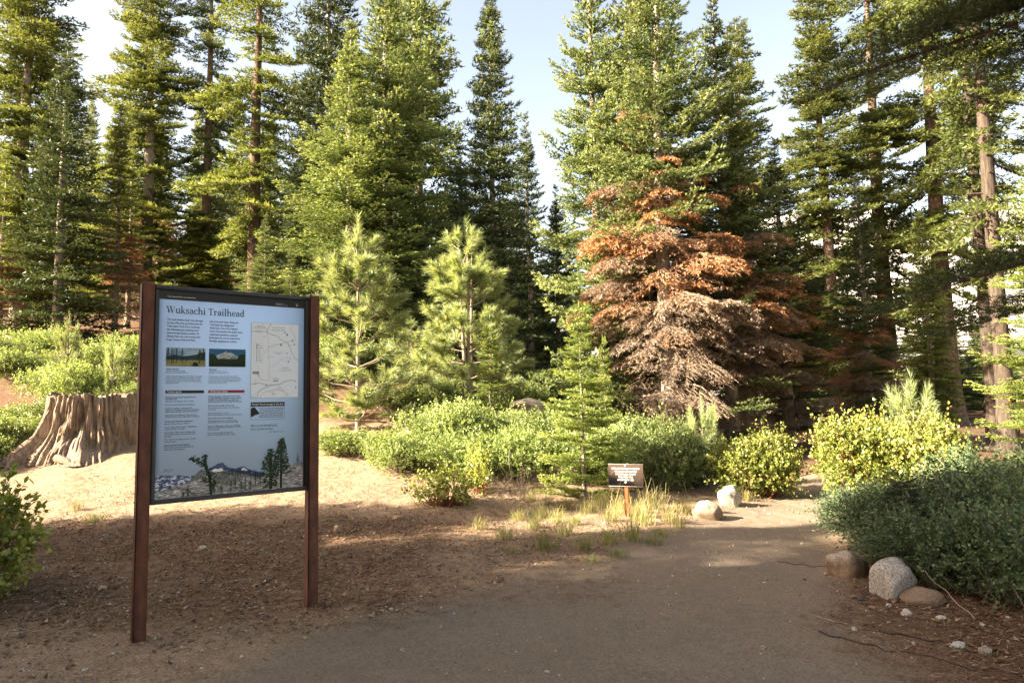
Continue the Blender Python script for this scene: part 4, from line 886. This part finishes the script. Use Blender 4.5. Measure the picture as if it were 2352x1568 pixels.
for i, (px, Y, W, H, D, k, lab) in enumerate((
    (820, 10.6, 1.5, .42, 1.2, 'ceaA', 'low spreading green bush at the left tip of the central thicket'),
    (915, 9.9, 1.7, .62, 1.3, 'ceaB', 'bushy green shrub of the thicket below the left young pine'),
    (1010, 10.6, 1.9, .85, 1.4, 'ceaA', 'tall rounded bush of the thicket between the two young pines'),
    (1085, 9.7, 1.7, .66, 1.3, 'ceaB', 'bush of the thicket right behind the low red-stemmed shrub'),
    (1170, 10.8, 1.9, .80, 1.4, 'ceaB', 'bush of the thicket at the foot of the fuller young pine'),
    (1245, 9.6, 1.7, .74, 1.3, 'ceaA', 'bush of the thicket just left of the open-tiered fir sapling'),
    (1400, 9.7, 1.9, .92, 1.4, 'ceaB', 'bush of the thicket behind the small brown sign'),
    (1500, 9.5, 1.6, .86, 1.3, 'ceaA', 'bush of the thicket right of the small brown sign'),
    (1590, 9.9, 1.3, .70, 1.2, 'ceaShadeA', 'shadowy bush between the thicket and the round yellow-green shrub'),
    (1330, 11.3, 2.0, .90, 1.4, 'ceaA', 'back bush of the thicket below the pale fallen log'),
    (1470, 11.2, 2.0, .95, 1.4, 'ceaB', 'back bush of the thicket under the brown weeping branches'),
    (20, 11.2, 1.7, .60, 1.5, 'ceaA', 'low green bush at the left edge behind the stump root'),
    (80, 12.2, 1.8, .55, 1.5, 'ceaB', 'low green bush directly behind the stump\'s left side'),
    (-60, 10.4, 1.6, .55, 1.4, 'ceaB', 'low green bush cut by the left picture edge beside the stump'))):
    shrub('snowbush', lab, k, px, Y, W, H, D, i*1.3)
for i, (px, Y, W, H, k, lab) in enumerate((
    (2005, 6.1, 1.05, .50, 'ceaShadeA', 'dark shaded bush overhanging the path behind the half-buried boulder'),
    (2100, 5.75, 1.3, .54, 'ceaShadeB', 'tall dark bush in front of the yellow-green shrubs'),
    (2270, 5.5, 1.35, .66, 'ceaShadeA', 'tall dark bush near the right edge with pale twigs'),
    (2200, 4.6, 1.2, .50, 'ceaShadeB', 'dark bush leaning over the pale speckled boulder'),
    (2330, 4.2, 1.05, .56, 'ceaShadeA', 'dark bush at the bottom right with larger leaves'),
    (2430, 5.1, 1.3, .72, 'ceaShadeB', 'dark bush cut by the right picture edge'),
    (2335, 6.4, 1.5, .74, 'ceaShadeB', 'bush behind the dark ones below the marked trunk'))):
    shrub('shaded_snowbush', lab, k, px, Y, W, H, None, i*2.1)
for i, (px, Y, W, H, k, lab) in enumerate((
    (700, 14.2, 1.9, .75, 'ceaB', 'half-hidden green bush beyond the right post of the big sign'),
    (770, 15.4, 2.2, .9, 'ceaA', 'dim green bush on the slope behind the first young pine'),
    (880, 16.2, 2.3, 1.0, 'ceaB', 'green bush on the slope seen between the two young pines'),
    (985, 15.6, 2.1, .9, 'ceaA', 'green bush on the slope just left of the fuller young pine'),
    (1180, 15.2, 2.0, .85, 'ceaB', 'green bush in half shade behind the fuller young pine'),
    (1000, 13.0, 1.7, .6, 'ceaB', 'sunny green bush in front of the trunk of the fuller young pine'),
    (905, 12.7, 1.6, .5, 'ceaA', 'sunny green bush at the foot of the left young pine'),
    (-20, 17, 2.4, .9, 'ceaA', 'bush on the brown slope at the far left edge'),
    (60, 15.2, 1.9, .7, 'ceaA', 'bush filling the slope left above the stump bushes'),
    (215, 15.6, 2.0, .8, 'ceaB', 'bush on the slope right above the stump'),
    (300, 16.4, 2.0, .9, 'ceaA', 'bush on the slope touching the left edge of the big sign'),
    (95, 18.5, 2.4, .9, 'ceaB', 'bush on the brown slope under the dark bare-topped fir'))):
    shrub('snowbush', lab, k, px, Y, W, H, None, i*1.7)
tree('young_fir', 'low dark fir on the slope behind the left young pine', 'firB', 760, 17.5, H=3.0, R=1.3)
tree('young_fir', 'low dark fir on the slope between the young pines', 'firB', 915, 18, H=2.8, R=1.3)
tree('young_fir', 'low dark fir behind the pale fallen log', 'firB', 1160, 17, H=2.6, R=1.2)
# the near shrub at the left edge: every leaf its own object
nb = base_at(-92, 4.8)
near = thing('manzanita', 'near leafy shrub cut by the left edge, big oval leaves', 'shrub', nb)
def oval_leaf(seed):
    a = Acc(); n = 10; P = [(0, 0, 0)]
    for i in range(n):
        t = 2*math.pi*i/n; x = .5-.5*math.cos(t); y = .34*math.sin(t)*(1-.15*math.cos(t)); P.append((x, y, .25*abs(y)-.1*x*x))
    P = np.array(P); P[0] = (.5, 0, -.02); a.add(P*.058, [(0, 1+i, 1+(i+1) % n) for i in range(n)], .45+.2*seed); return a.mesh('leaf', M_MANZ, True)
LM = [oval_leaf(0), oval_leaf(1), oval_leaf(.3)]
lr = np.random.default_rng(61); St = Acc()
inner = shrub_mesh(63, .95, .9, .86, 420, 10, .050, .036, M_MANZ, M_REDSTEM, .6, .005, lobes=6, sl=.14)
link('foliage', inner['foliage'], near); link('stems', inner['stems'], near)
for i in range(36):
    az = lr.uniform(-2.6, .9); el = lr.uniform(-.2, 1.2); dv = np.array([math.cos(az)*math.cos(el), math.sin(az)*math.cos(el), math.sin(el)])
    o = np.array([0, 0, .40])+dv*np.array([.40, .40, .42])*lr.uniform(.85, 1.05); d = dv*.7+np.array([0, 0, .5])
    tube(St, [o*.6, o, o+d*.10], [.004, .003, .0015], 5)
    for j in range(8):
        p = o+d*.12*lr.random(); lv = lr.normal(size=3)*.6+d*.6; lv /= np.linalg.norm(lv)
        lf = link('leaf', LM[int(lr.integers(3))], near); lf.location = p; lf.rotation_euler = Vector(lv).to_track_quat('X', 'Z').to_euler(); lf.rotation_euler.rotate_axis('X', lr.uniform(-1, 1)); q = lr.uniform(.6, 1.1); lf.scale = (q, q, q)
St.build('twigs', M_REDSTEM, near, True)
# bare shrubs
def bare_shrub(seed, n, H, spread, mat, r=.004, depth=3):
    rng = np.random.default_rng(seed); a = Acc()
    def grow(o, d, l, r, k):
        m_ = o+d*l*.5+rng.normal(size=3)*l*.07; e = o+d*l+rng.normal(size=3)*l*.1; tube(a, [o, m_, e], [r, r*.8, r*.55], 4)
        if k > 0:
            for _ in range(int(rng.integers(2, 4))):
                dd = d+rng.normal(size=3)*.45; dd /= np.linalg.norm(dd); grow(o+(e-o)*rng.uniform(.5, 1), dd, l*rng.uniform(.5, .75), r*.6, k-1)
    for i in range(n):
        an = rng.uniform(0, 6.28); d = np.array([math.cos(an)*spread, math.sin(an)*spread, 1]); d /= np.linalg.norm(d); grow(np.array([math.cos(an), math.sin(an), 0])*.04, d, H*rng.uniform(.35, .6), r, depth)
    return a, mat
def bare(name, label, p, *args, **k): a, mt = bare_shrub(*args, **k); o = a.build(name, mt, None, True); o.location = p; tag(o, label, 'shrub'); return o
bare('dry_shrub', 'leafless pale brown shrub of thin upright twigs beside the grass', base_at(1170, 7.9), 71, 16, .62, .75, M_DRY, .0045)
bare('dry_shrub', 'small dark dead plant with curled twigs near the sign\'s right post', gnd(790, 1228), 72, 7, .20, 1.2, M_DARKSTEM, .0045)
bare('dry_shrub', 'bleached dead twigs behind the dark bush near the marked trunk', base_at(2290, 7.3), 73, 12, .75, 1.0, M_DRY, .005)

# ------------------------------------------------------------------ stump and log
def stump():
    rng = np.random.default_rng(81); b = base_at(208, 11.3); H = at(205, 908, 11.0).z-b.z
    mt, nt, bb = mat_new('bleached_stump_wood'); v = mapv(nt, (9, 9, .7)); n = noise_n(nt, 3.2, 9, .78, v, .5); n2 = noise_n(nt, 2.2, 5, .6, mapv(nt, (1, 1, 1)), .5)
    c = ramp(nt, n, [(.33, (.035, .023, .016)), (.42, (.22, .15, .10)), (.52, (.43, .325, .235)), (.70, (.62, .51, .39))])
    c = mixc(nt, ramp(nt, n2, [(.55, (0, 0, 0)), (.72, (.7, .7, .7))]), c, (.23, .105, .045))
    nt.links.new(c, bb.inputs['Base Color']); bb.inputs['Roughness'].default_value = .9; bump(nt, bb, n, 1.0, .09)
    na, nz = 420, 52; V = []; F_ = []
    root_az = [(math.pi+.25, .55, .22), (math.pi*1.28, .42, .16), (math.pi*1.62, .22, .2), (.1, .18, .25), (1.5, .3, .25), (2.4, .35, .25), (5.4, .22, .16)]
    def rad(th, t):
        r = .60+.10*(1-t)+.26*(1-t)**3
        for az, am, wd in root_az:
            dd = (th-az+math.pi) % (2*math.pi)-math.pi; r += am*math.exp(-(dd/wd)**2)*(1-t)**2.6
        c_, s_ = math.cos(th), math.sin(th)
        g = mnoise.noise((c_*6, s_*6, t*.7)); g2 = mnoise.noise((c_*17, s_*17, t*1.6)); g3 = mnoise.noise((c_*4, s_*4, t*3+9))
        r += -.12*max(0, .26-abs(g))/.26*(.4+.6*t)-.055*max(0, .3-abs(g2))/.3*(.4+1.2*abs(g3))+.11*g3
        g4 = mnoise.noise((c_*34, s_*34, t*2.2)); r += -.022*max(0, .22-abs(g4))/.22*max(0, .5+1.6*g)+.012*mnoise.noise((c_*22, s_*22, t*9))
        dd = (th-(math.pi*1.26)+math.pi) % (2*math.pi)-math.pi; r -= .16*math.exp(-(dd/.06)**2)*sstep(.3, .6, t)
        for (haz, ht, hr, hd) in ((4.9, .42, .11, .12), (5.3, .25, .09, .12), (4.6, .62, .07, .07), (5.05, .7, .06, .06)):
            dd = (th-haz+math.pi) % (2*math.pi)-math.pi; r -= hd*math.exp(-((dd*.7/hr)**2+((t-ht)*1.1/hr)**2))
        return r
    for k in range(nz+1):
        t = k/nz
        for i in range(na):
            th = 2*math.pi*i/na; r = rad(th, t); top = .10*mnoise.noise((math.cos(th)*3, math.sin(th)*3, 5))+.05*mnoise.noise((math.cos(th)*14, math.sin(th)*14, 6))+.035*mnoise.noise((math.cos(th)*40, math.sin(th)*40, 8))
            V.append((r*math.cos(th), r*math.sin(th), -.25+(H+.25)*t+top*t**4))
    for k in range(1, 9):
        f = 1-k/8.5
        for i in range(na):
            th = 2*math.pi*i/na; r = rad(th, 1)*f; V.append((r*math.cos(th), r*math.sin(th), H-.06-.07*(1-f)+.05*mnoise.noise((r*math.cos(th)*7, r*math.sin(th)*7, 2))))
    rows = nz+1+8
    for k in range(rows-1):
        for i in range(na):
            a_, b_, c_, d_ = k*na+i, k*na+(i+1) % na, (k+1)*na+(i+1) % na, (k+1)*na+i; F_ += [(a_, b_, c_), (a_, c_, d_)]
    V.append((0, 0, H-.14)); l = (rows-1)*na; F_ += [(l+i, l+(i+1) % na, len(V)-1) for i in range(na)]
    a = Acc(); a.add(V, F_); t = thing('tree_stump', 'massive weathered tree stump with flared roots left of the big sign', 'stump', b)
    a.build('stump_wood', mt, t, True)
    for (x0, y0, x1, y1, r) in ((-.95, -.35, -1.25, -.75, .05), (-.62, -.85, -.58, -1.12, .035), (.05, -.9, .45, -1.05, .05)):
        a = Acc(); z0, z1 = ground_h(b.x+x0, b.y+y0)-b.z, ground_h(b.x+x1, b.y+y1)-b.z
        tube(a, [(x0, y0, z0+.10), ((x0+x1)/2, (y0+y1)/2, (z0+z1)/2+.07), (x1, y1, z1-.01)], [r*1.3, r, r*.5], 8); a.build('root', mt, t, True)
    return mt
M_STUMP = stump()
# ------------------------------------------------------------------ boulders, stones
def rock_mesh(seed, sx, sy, sz, sub=3, amp=.16, flat=.55, face=0):
    import bmesh
    bm = bmesh.new(); bmesh.ops.create_icosphere(bm, subdivisions=sub, radius=1)
    rng = np.random.default_rng(seed); pl = [(Vector(rng.normal(size=3)).normalized(), rng.uniform(.62, .9)) for _ in range(face)]
    for v in bm.verts:
        p = v.co.copy(); d = 1+amp*mnoise.noise(p*1.3+Vector((seed, 0, 0)))*2+amp*.5*mnoise.noise(p*3.1+Vector((0, seed, 0)))
        q = p*d
        for n, k in pl:
            e = q.dot(n)-k
            if e > 0: q -= n*e*.85
        v.co = Vector((q.x*sx, q.y*sy, (q.z+flat)*sz))
    me = bpy.data.meshes.new('rock'); bm.to_mesh(me); bm.free()
    for p in me.polygons: p.use_smooth = sub > 2
    return me
def rock(name, label, p, seed, dims, mat, rz=0, sub=3, amp=.13, flat=.45, group=None, cat='boulder', face=3):
    me = rock_mesh(seed, *dims, sub, amp, flat, face); me.materials.append(mat); o = link(name, me); o.location = p; o.rotation_euler = (0, 0, rz); return tag(o, label, cat, group)
def gp(px, py, dz=0): return gnd(px, py)+Vector((0, 0, dz))
M_LOG = bark_mat('bleached_log_wood', [(.3, (.10, .07, .05)), (.48, (.46, .37, .28)), (.75, (.62, .56, .47))], (3, 9, 9), .9)
rock('fallen_log', 'pale rotten log end lying between the fuller young pine and brown clump', base_at(1212, 12.9)+Vector((0, 0, .30)), 31, (.42, .2, .17), M_LOG, .35, 4, .17, .3, None, 'log', 6)
rock('boulder', 'brown-stained granite boulder half under the dark bush, path edge', gp(1952, 1318, -.03), 3, (.155, .13, .15), M_GRANB, .3, 4, .15, .45, None, 'boulder', 7)
rock('boulder', 'pale speckled granite boulder leaning at the foot of the dark bush', gp(2050, 1362, -.03), 5, (.175, .15, .165), M_GRAN, .9, 4, .11, .45, None, 'boulder', 6)
rock('boulder', 'low boulder mostly buried under leaves right of the speckled one', gp(2120, 1384), 6, (.13, .10, .06), M_GRANB, .2, 4)
rock('boulder', 'sunlit rounded boulder beside the path nearest the small sign', gp(1622, 1188, -.02), 8, (.155, .12, .13), M_GRANB, .1, 4, .13, .45, None, 'boulder', 7)
rock('boulder', 'grey pointed boulder below the round yellow-green shrub', gp(1678, 1160), 10, (.145, .13, .175), M_GRAN, .6, 4, .14, .40, None, 'boulder', 8)
rock('stone', 'rough brown stone beside the low red-stemmed shrub', gp(913, 1192), 12, (.055, .045, .035), M_STONEO, 0, 2, .2, .4, None, 'stone')
rock('stone', 'tan stone wedged in the curled dead plant', gp(776, 1222), 13, (.04, .04, .055), M_STONEO, .5, 2, .15, .4, None, 'stone')
rock('stone', 'grey round stone beneath the sign between its posts', gp(466, 1262), 14, (.036, .03, .028), M_STONE, 0, 2, .15, .4, None, 'stone')
rock('stone', 'flat tan stone near the leafy shrub at the left edge', gp(235, 1352), 15, (.036, .024, .018), M_STONEO, 0, 2, .15, .4, None, 'stone')
rock('stone', 'tan stone touching the foot of the left sign post', gp(342, 1463), 16, (.026, .018, .016), M_STONEO, .3, 2, .15, .4, None, 'stone')
rock('stone', 'pebble to the right of the stone at the left post foot', gp(362, 1460), 17, (.013, .010, .010), M_STONEO, .3, 2, .15, .4, None, 'stone')
rock('stone', 'white angular stone on dark litter below the boulders', gp(2082, 1413), 18, (.036, .028, .022), M_STONEW, .4, 2, .2, .3, None, 'stone')
rock('stone', 'pale double stone near the bottom right corner', gp(2200, 1488), 19, (.045, .024, .022), M_STONEW, .2, 2, .2, .3, None, 'stone')
rock('stone', 'greyish stone farthest toward the bottom right corner', gp(2262, 1500), 20, (.045, .03, .026), M_STONE, .9, 2, .2, .3, None, 'stone')
rock('stone', 'flat pale stone under the rim of the dark bush', gp(2162, 1424), 21, (.035, .028, .016), M_STONEW, .9, 2, .2, .3, None, 'stone')
rock('stone', 'speckled white stone alone on the litter right of the path', gp(1963, 1450), 22, (.018, .016, .016), M_STONEW, .9, 2, .2, .3, None, 'stone')
rock('stone', 'dark flat stone in front of the speckled boulder', gp(1983, 1378), 23, (.040, .02, .015), M_STONED, 0, 2, .2, .3, None, 'stone')
rock('stone', 'yellowish stone just left of the brown-stained boulder', gp(1898, 1322), 24, (.020, .017, .016), M_STONEO, 0, 2, .15, .3, None, 'stone')
rock('stone', 'tan stone in the litter between boulder and path', gp(2003, 1400), 25, (.022, .016, .014), M_STONEO, 0, 2, .15, .3, None, 'stone')
rock('stone', 'whitish pebble resting against the speckled boulder', gp(2042, 1392), 26, (.018, .014, .014), M_STONEW, 0, 2, .15, .3, None, 'stone')
rock('stone', 'lone pale stone on smooth sand at the bottom centre', gp(1257, 1543), 27, (.016, .011, .008), M_STONEW, 0, 2, .15, .2, None, 'stone')
rock('stone', 'pale stone in the grass below the small sign', gp(1390, 1205), 28, (.035, .03, .025), M_STONE, 0, 2, .15, .3, None, 'stone')
pmesh = [rock_mesh(100+i, .016, .012, .009, 1, .2, .3, 2) for i in range(6)]
for i, me in enumerate(pmesh): me.materials.append([M_STONE, M_STONEW, M_STONEO, M_STONED, M_STONE, M_STONEO][i])
prg = np.random.default_rng(90); cnt = 0
while cnt < 150:
    px, py = prg.uniform(30, 2330), prg.uniform(1040, 1560)
    p = gnd(px, py); tm = trail_mask(p.x, p.y)
    if p.y > 10.5 or prg.random() < tm*.85: continue
    o = link('pebble', pmesh[int(prg.integers(6))]); o.location = p; o.rotation_euler = (0, 0, prg.uniform(0, 6)); s = prg.uniform(.5, 1.5); o.scale = (s, s, s)
    tag(o, 'small loose pebble lying on the bare dirt', 'pebble', 'pebbles scattered over the dirt'); cnt += 1

# ------------------------------------------------------------------ ground litter
def litter():
    rng = np.random.default_rng(95); A, G = Acc(), Acc(); tris, tints, gr = [], [], []
    n = 0
    while n < 60000:
        x = rng.uniform(-6.5, 5); y = 1.5+8.5*rng.random()**1.25
        if abs(x) > y*.82+.3: continue
        w = litter_mask(x, y)*1.15-.65*trail_mask(x, y)+.10+.22*sstep(6.3, 7.2, y)
        if mnoise.noise((x*2.2, y*2.2, 1))*.9+.25 < rng.random()*.9-w*.5: continue
        if rng.random() > w+.05: continue
        z = ground_h(x, y)+rng.uniform(.002, .010); a = rng.uniform(0, 6.28)
        big_ = rng.random() < .25
        l = rng.uniform(.02, .07) if not big_ else rng.uniform(.014, .045); wd = .0022 if not big_ else rng.uniform(.006, .014)
        dx, dy = math.cos(a)*l, math.sin(a)*l; ex, ey = -math.sin(a)*wd, math.cos(a)*wd; up = rng.uniform(-.003, .020)
        tris.append(((x-ex, y-ey, z), (x+ex, y+ey, z+.002), (x+dx, y+dy, z+up))); tints.append(rng.random()); n += 1
    A.soup(tris, tints)
    mt = leaf_mat('needle_litter', [(0, (.05, .032, .022)), (.5, (.13, .075, .042)), (.85, (.24, .15, .085)), (1, (.36, .28, .19))], 0, .8, .1, 0)
    tag(A.build('needle_litter', mt), kind='stuff')
    oc = np.array([[1, 0, 0], [-1, 0, 0], [0, 1, 0], [0, -1, 0], [0, 0, 1], [0, 0, -.5]], float); of = np.array([[0, 2, 4], [2, 1, 4], [1, 3, 4], [3, 0, 4], [2, 0, 5], [1, 2, 5], [3, 1, 5], [0, 3, 5]])
    n = 0
    while n < 9000:
        x = rng.uniform(-6.5, 4); y = 1.6+7.5*rng.random()**1.2
        if abs(x) > y*.82+.2 or rng.random() < .75*trail_mask(x, y) or mnoise.noise((x*1.5, y*1.5, 9)) < rng.uniform(-.6, .4): continue
        s = rng.uniform(.0025, .007)*(1.8 if rng.random() < .06 else 1)*(1+.08*y); R3 = rot(rng.uniform(0, 6), 0, 0); V = (oc*np.array([s, s*rng.uniform(.5, 1), s*.6])) @ R3.T+rng.normal(size=(6, 3))*s*.18
        G.add(V+np.array([x, y, ground_h(x, y)+s*.2]), of, rng.random()); n += 1
    mg = leaf_mat('gravel_grains', [(0, (.10, .08, .065)), (.5, (.28, .22, .165)), (.85, (.42, .36, .29)), (1, (.6, .57, .52))], 0, .8, .2, 0)
    tag(G.build('gravel', mg), kind='stuff')
litter()
# twigs and sticks
for i, (pts, r, lab) in enumerate((
    ([(1785, 1292), (1860, 1302), (1925, 1303)], .004, 'thin dark twig lying in front of the brown-stained boulder'),
    ([(2020, 1455), (2090, 1468), (2180, 1482)], .007, 'long dark stick lying across the litter at the bottom right'),
    ([(1880, 1450), (1960, 1475), (2060, 1500)], .005, 'slender stick angled across the litter near the path edge'),
    ([(2210, 1350), (2232, 1400), (2240, 1425)], .004, 'grey twig hanging down from the dark bush to the ground'),
    ([(1870, 1420), (1915, 1430), (1945, 1436)], .004, 'pale splinter of wood on the litter'),
    ([(1130, 1292), (1160, 1302), (1178, 1298)], .004, 'curved dark twig alone on the path'),
    ([(440, 1235), (452, 1252), (456, 1268)], .003, 'thin pale twig under the sign panel'),
    ([(600, 1345), (622, 1330), (640, 1326)], .006, 'short dark stick left of the sign\'s right post'),
    ([(1515, 1408), (1540, 1420)], .003, 'tiny pale stick on the smooth trail sand'),
    ([(2060, 1490), (2160, 1515), (2240, 1545)], .004, 'thin curved twig at the bottom right corner'))):
    P = [gnd(pts[0][0]+(pts[-1][0]-pts[0][0])*k/7, np.interp(pts[0][0]+(pts[-1][0]-pts[0][0])*k/7, [p[0] for p in pts], [p[1] for p in pts])+random.uniform(-3.5, 3.5)) for k in range(8)]
    if i == 3: P = [gnd(2240, 1425)+Vector((-.03*k+.01*math.sin(k*2), .015*k, .035*k)) for k in range(8)]
    a = Acc(); o0 = P[0]; Q = [(p.x, p.y, p.z+r*.7) for p in P]
    tube(a, Q, np.linspace(r, r*.4, 8), 5); tag(a.build('twig', M_DRY if 'pale' in lab or 'grey' in lab else M_DARKSTEM, None, True), lab, 'twig')
# grass
def tuft_mesh(seed, n, h, green, stalks):
    rng = np.random.default_rng(seed); a = Acc()
    for i in range(n+stalks):
        stk = i >= n; az = rng.uniform(0, 6.28); l = h*rng.uniform(.5, 1.1)*(1.7 if stk else 1); lean = rng.uniform(.15, 1.15)*(.6 if stk else 1); w = .0021 if not stk else .002
        b = np.array([rng.normal(0, .065), rng.normal(0, .065), -.01]); d = np.array([math.cos(az), math.sin(az), 0]); e = np.array([-d[1], d[0], 0])*w
        p = [b, b+d*l*lean*.25+np.array([0, 0, l*.5]), b+d*l*lean*.62+np.array([0, 0, l*.85]), b+d*l*lean*1.05+np.array([0, 0, l*(.98-.25*lean)])]
        V = [p[0]-e, p[0]+e, p[1]-e, p[1]+e, p[2]-e*.7, p[2]+e*.7, p[3]]
        a.add(V, [(0, 1, 3), (0, 3, 2), (2, 3, 5), (2, 5, 4), (4, 5, 6)], np.clip(green+rng.normal(0, .2)+(.35 if stk else 0), 0, 1))
    return a.mesh('grass_tuft', M_GRASS)
TF = [tuft_mesh(1, 120, .26, .45, 3), tuft_mesh(2, 110, .28, .65, 6), tuft_mesh(3, 90, .17, .4, 0), tuft_mesh(4, 110, .32, .8, 9)]
for px, py, k, s, lab in ((178, 1172, 1, .55, 'pale thin grass tuft left of the sign on the shadow edge'), (215, 1198, 2, .8, 'fresh green grass tuft left of the big sign post')):
    o = link('grass_tuft', TF[k]); o.location = gnd(px, py); o.scale = (s,)*3; tag(o, lab, 'grass')
gr = np.random.default_rng(17)
for (px, py, k, s) in ((1230, 1215, 0, .9), (1160, 1240, 0, .8), (1250, 1262, 0, 1.0), (1100, 1215, 1, .7), (1300, 1230, 0, .9), (1340, 1265, 0, .8), (1450, 1240, 0, 1.1), (1400, 1200, 1, 1), (1350, 1180, 1, .9), (1480, 1205, 1, 1.1), (1500, 1170, 3, 1.1), (1425, 1180, 3, 1.0), (1465, 1190, 3, 1.0), (1300, 1170, 1, .9), (1260, 1160, 1, .8), (1220, 1150, 1, .8), (1540, 1200, 3, 1.0), (1380, 1165, 3, .9), (1570, 1180, 3, .9), (1520, 1230, 2, .9), (1420, 1280, 2, .8), (1360, 1292, 2, .6), (1500, 1250, 2, .8), (1240, 1190, 1, .9), (1190, 1195, 1, .7), (1680, 1160, 3, .6), (1715, 1150, 3, .6), (1560, 1215, 1, .7), (1320, 1205, 0, .7), (1175, 1270, 2, .6), (1395, 1250, 0, .9), (1280, 1200, 1, .8)):
    o = link('grass_tuft', TF[k]); o.location = gnd(px, py); o.rotation_euler = (0, 0, gr.uniform(0, 6)); o.scale = (s*.85, s*.85, s*.74)
    tag(o, 'wispy grass tuft in the strip of grass around the small brown sign', 'grass', 'grass tufts around the small sign')

# ------------------------------------------------------------------ overhanging fir at the right
KO = Kit(7, (.8, 1.7, 2.5), 3, st=.011, per=1.7, nl=.034, nw=.0052, sp=.075, droop=.12, tip=-.08, tl=.26)
ob = Vector((5.3, 5.0, ground_h(5.3, 5.0)))
ov = thing('overhanging_fir', 'near fir outside the right edge whose dark branches hang into the picture', 'tree', ob)
link('trunk', trunk_mesh('trunk', 11, .16, M_BARKD), ov)
org = np.random.default_rng(77); A = Acc()
def obranch(tipx, tipy, Yt, z0, scale_roll=0):
    tip_ = at(tipx, tipy, Yt)-ob; o = np.array([0, 0, z0]); d = np.array(tip_)-o; L = np.linalg.norm(d)
    az = math.atan2(d[1], d[0]); el = math.asin(d[2]/L)
    f, (tri, tint, wood, thin) = KO.pick(L, org); M_ = rot(az, el+.08, scale_roll)
    A.soup((tri*f) @ M_.T+o, tint, 0); A.soup((wood*f) @ M_.T+o, .3, 1)
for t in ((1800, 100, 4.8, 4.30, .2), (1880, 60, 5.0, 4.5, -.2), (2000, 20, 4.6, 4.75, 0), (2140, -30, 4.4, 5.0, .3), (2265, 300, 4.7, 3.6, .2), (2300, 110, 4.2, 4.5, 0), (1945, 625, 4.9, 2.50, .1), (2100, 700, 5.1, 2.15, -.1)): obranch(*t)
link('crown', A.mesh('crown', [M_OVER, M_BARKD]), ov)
# the shade on these branches is put into their dark needle colour
# ------------------------------------------------------------------ trail marker on the thick trunk
mp = Vector((base_at(2318, 14.5).x-.02, 14.31, at(2312, 916, 14.31).z)); a = Acc(); tube(a, [(0, .01, 0), (0, -.004, 0)], [.085, .085], 3)
mk_ = a.build('trail_marker', plain('yellow_marker', (.62, .36, .02), .5)); mk_.location = mp; mk_.rotation_euler = (0, R_(30), 0); tag(mk_, 'small yellow triangular marker nailed to the thick right trunk', 'marker')
a = Acc(); tube(a, [(0, -.003, 0), (0, -.007, 0)], [.03, .03], 8); a.build('marker_symbol', M_BLK, mk_)
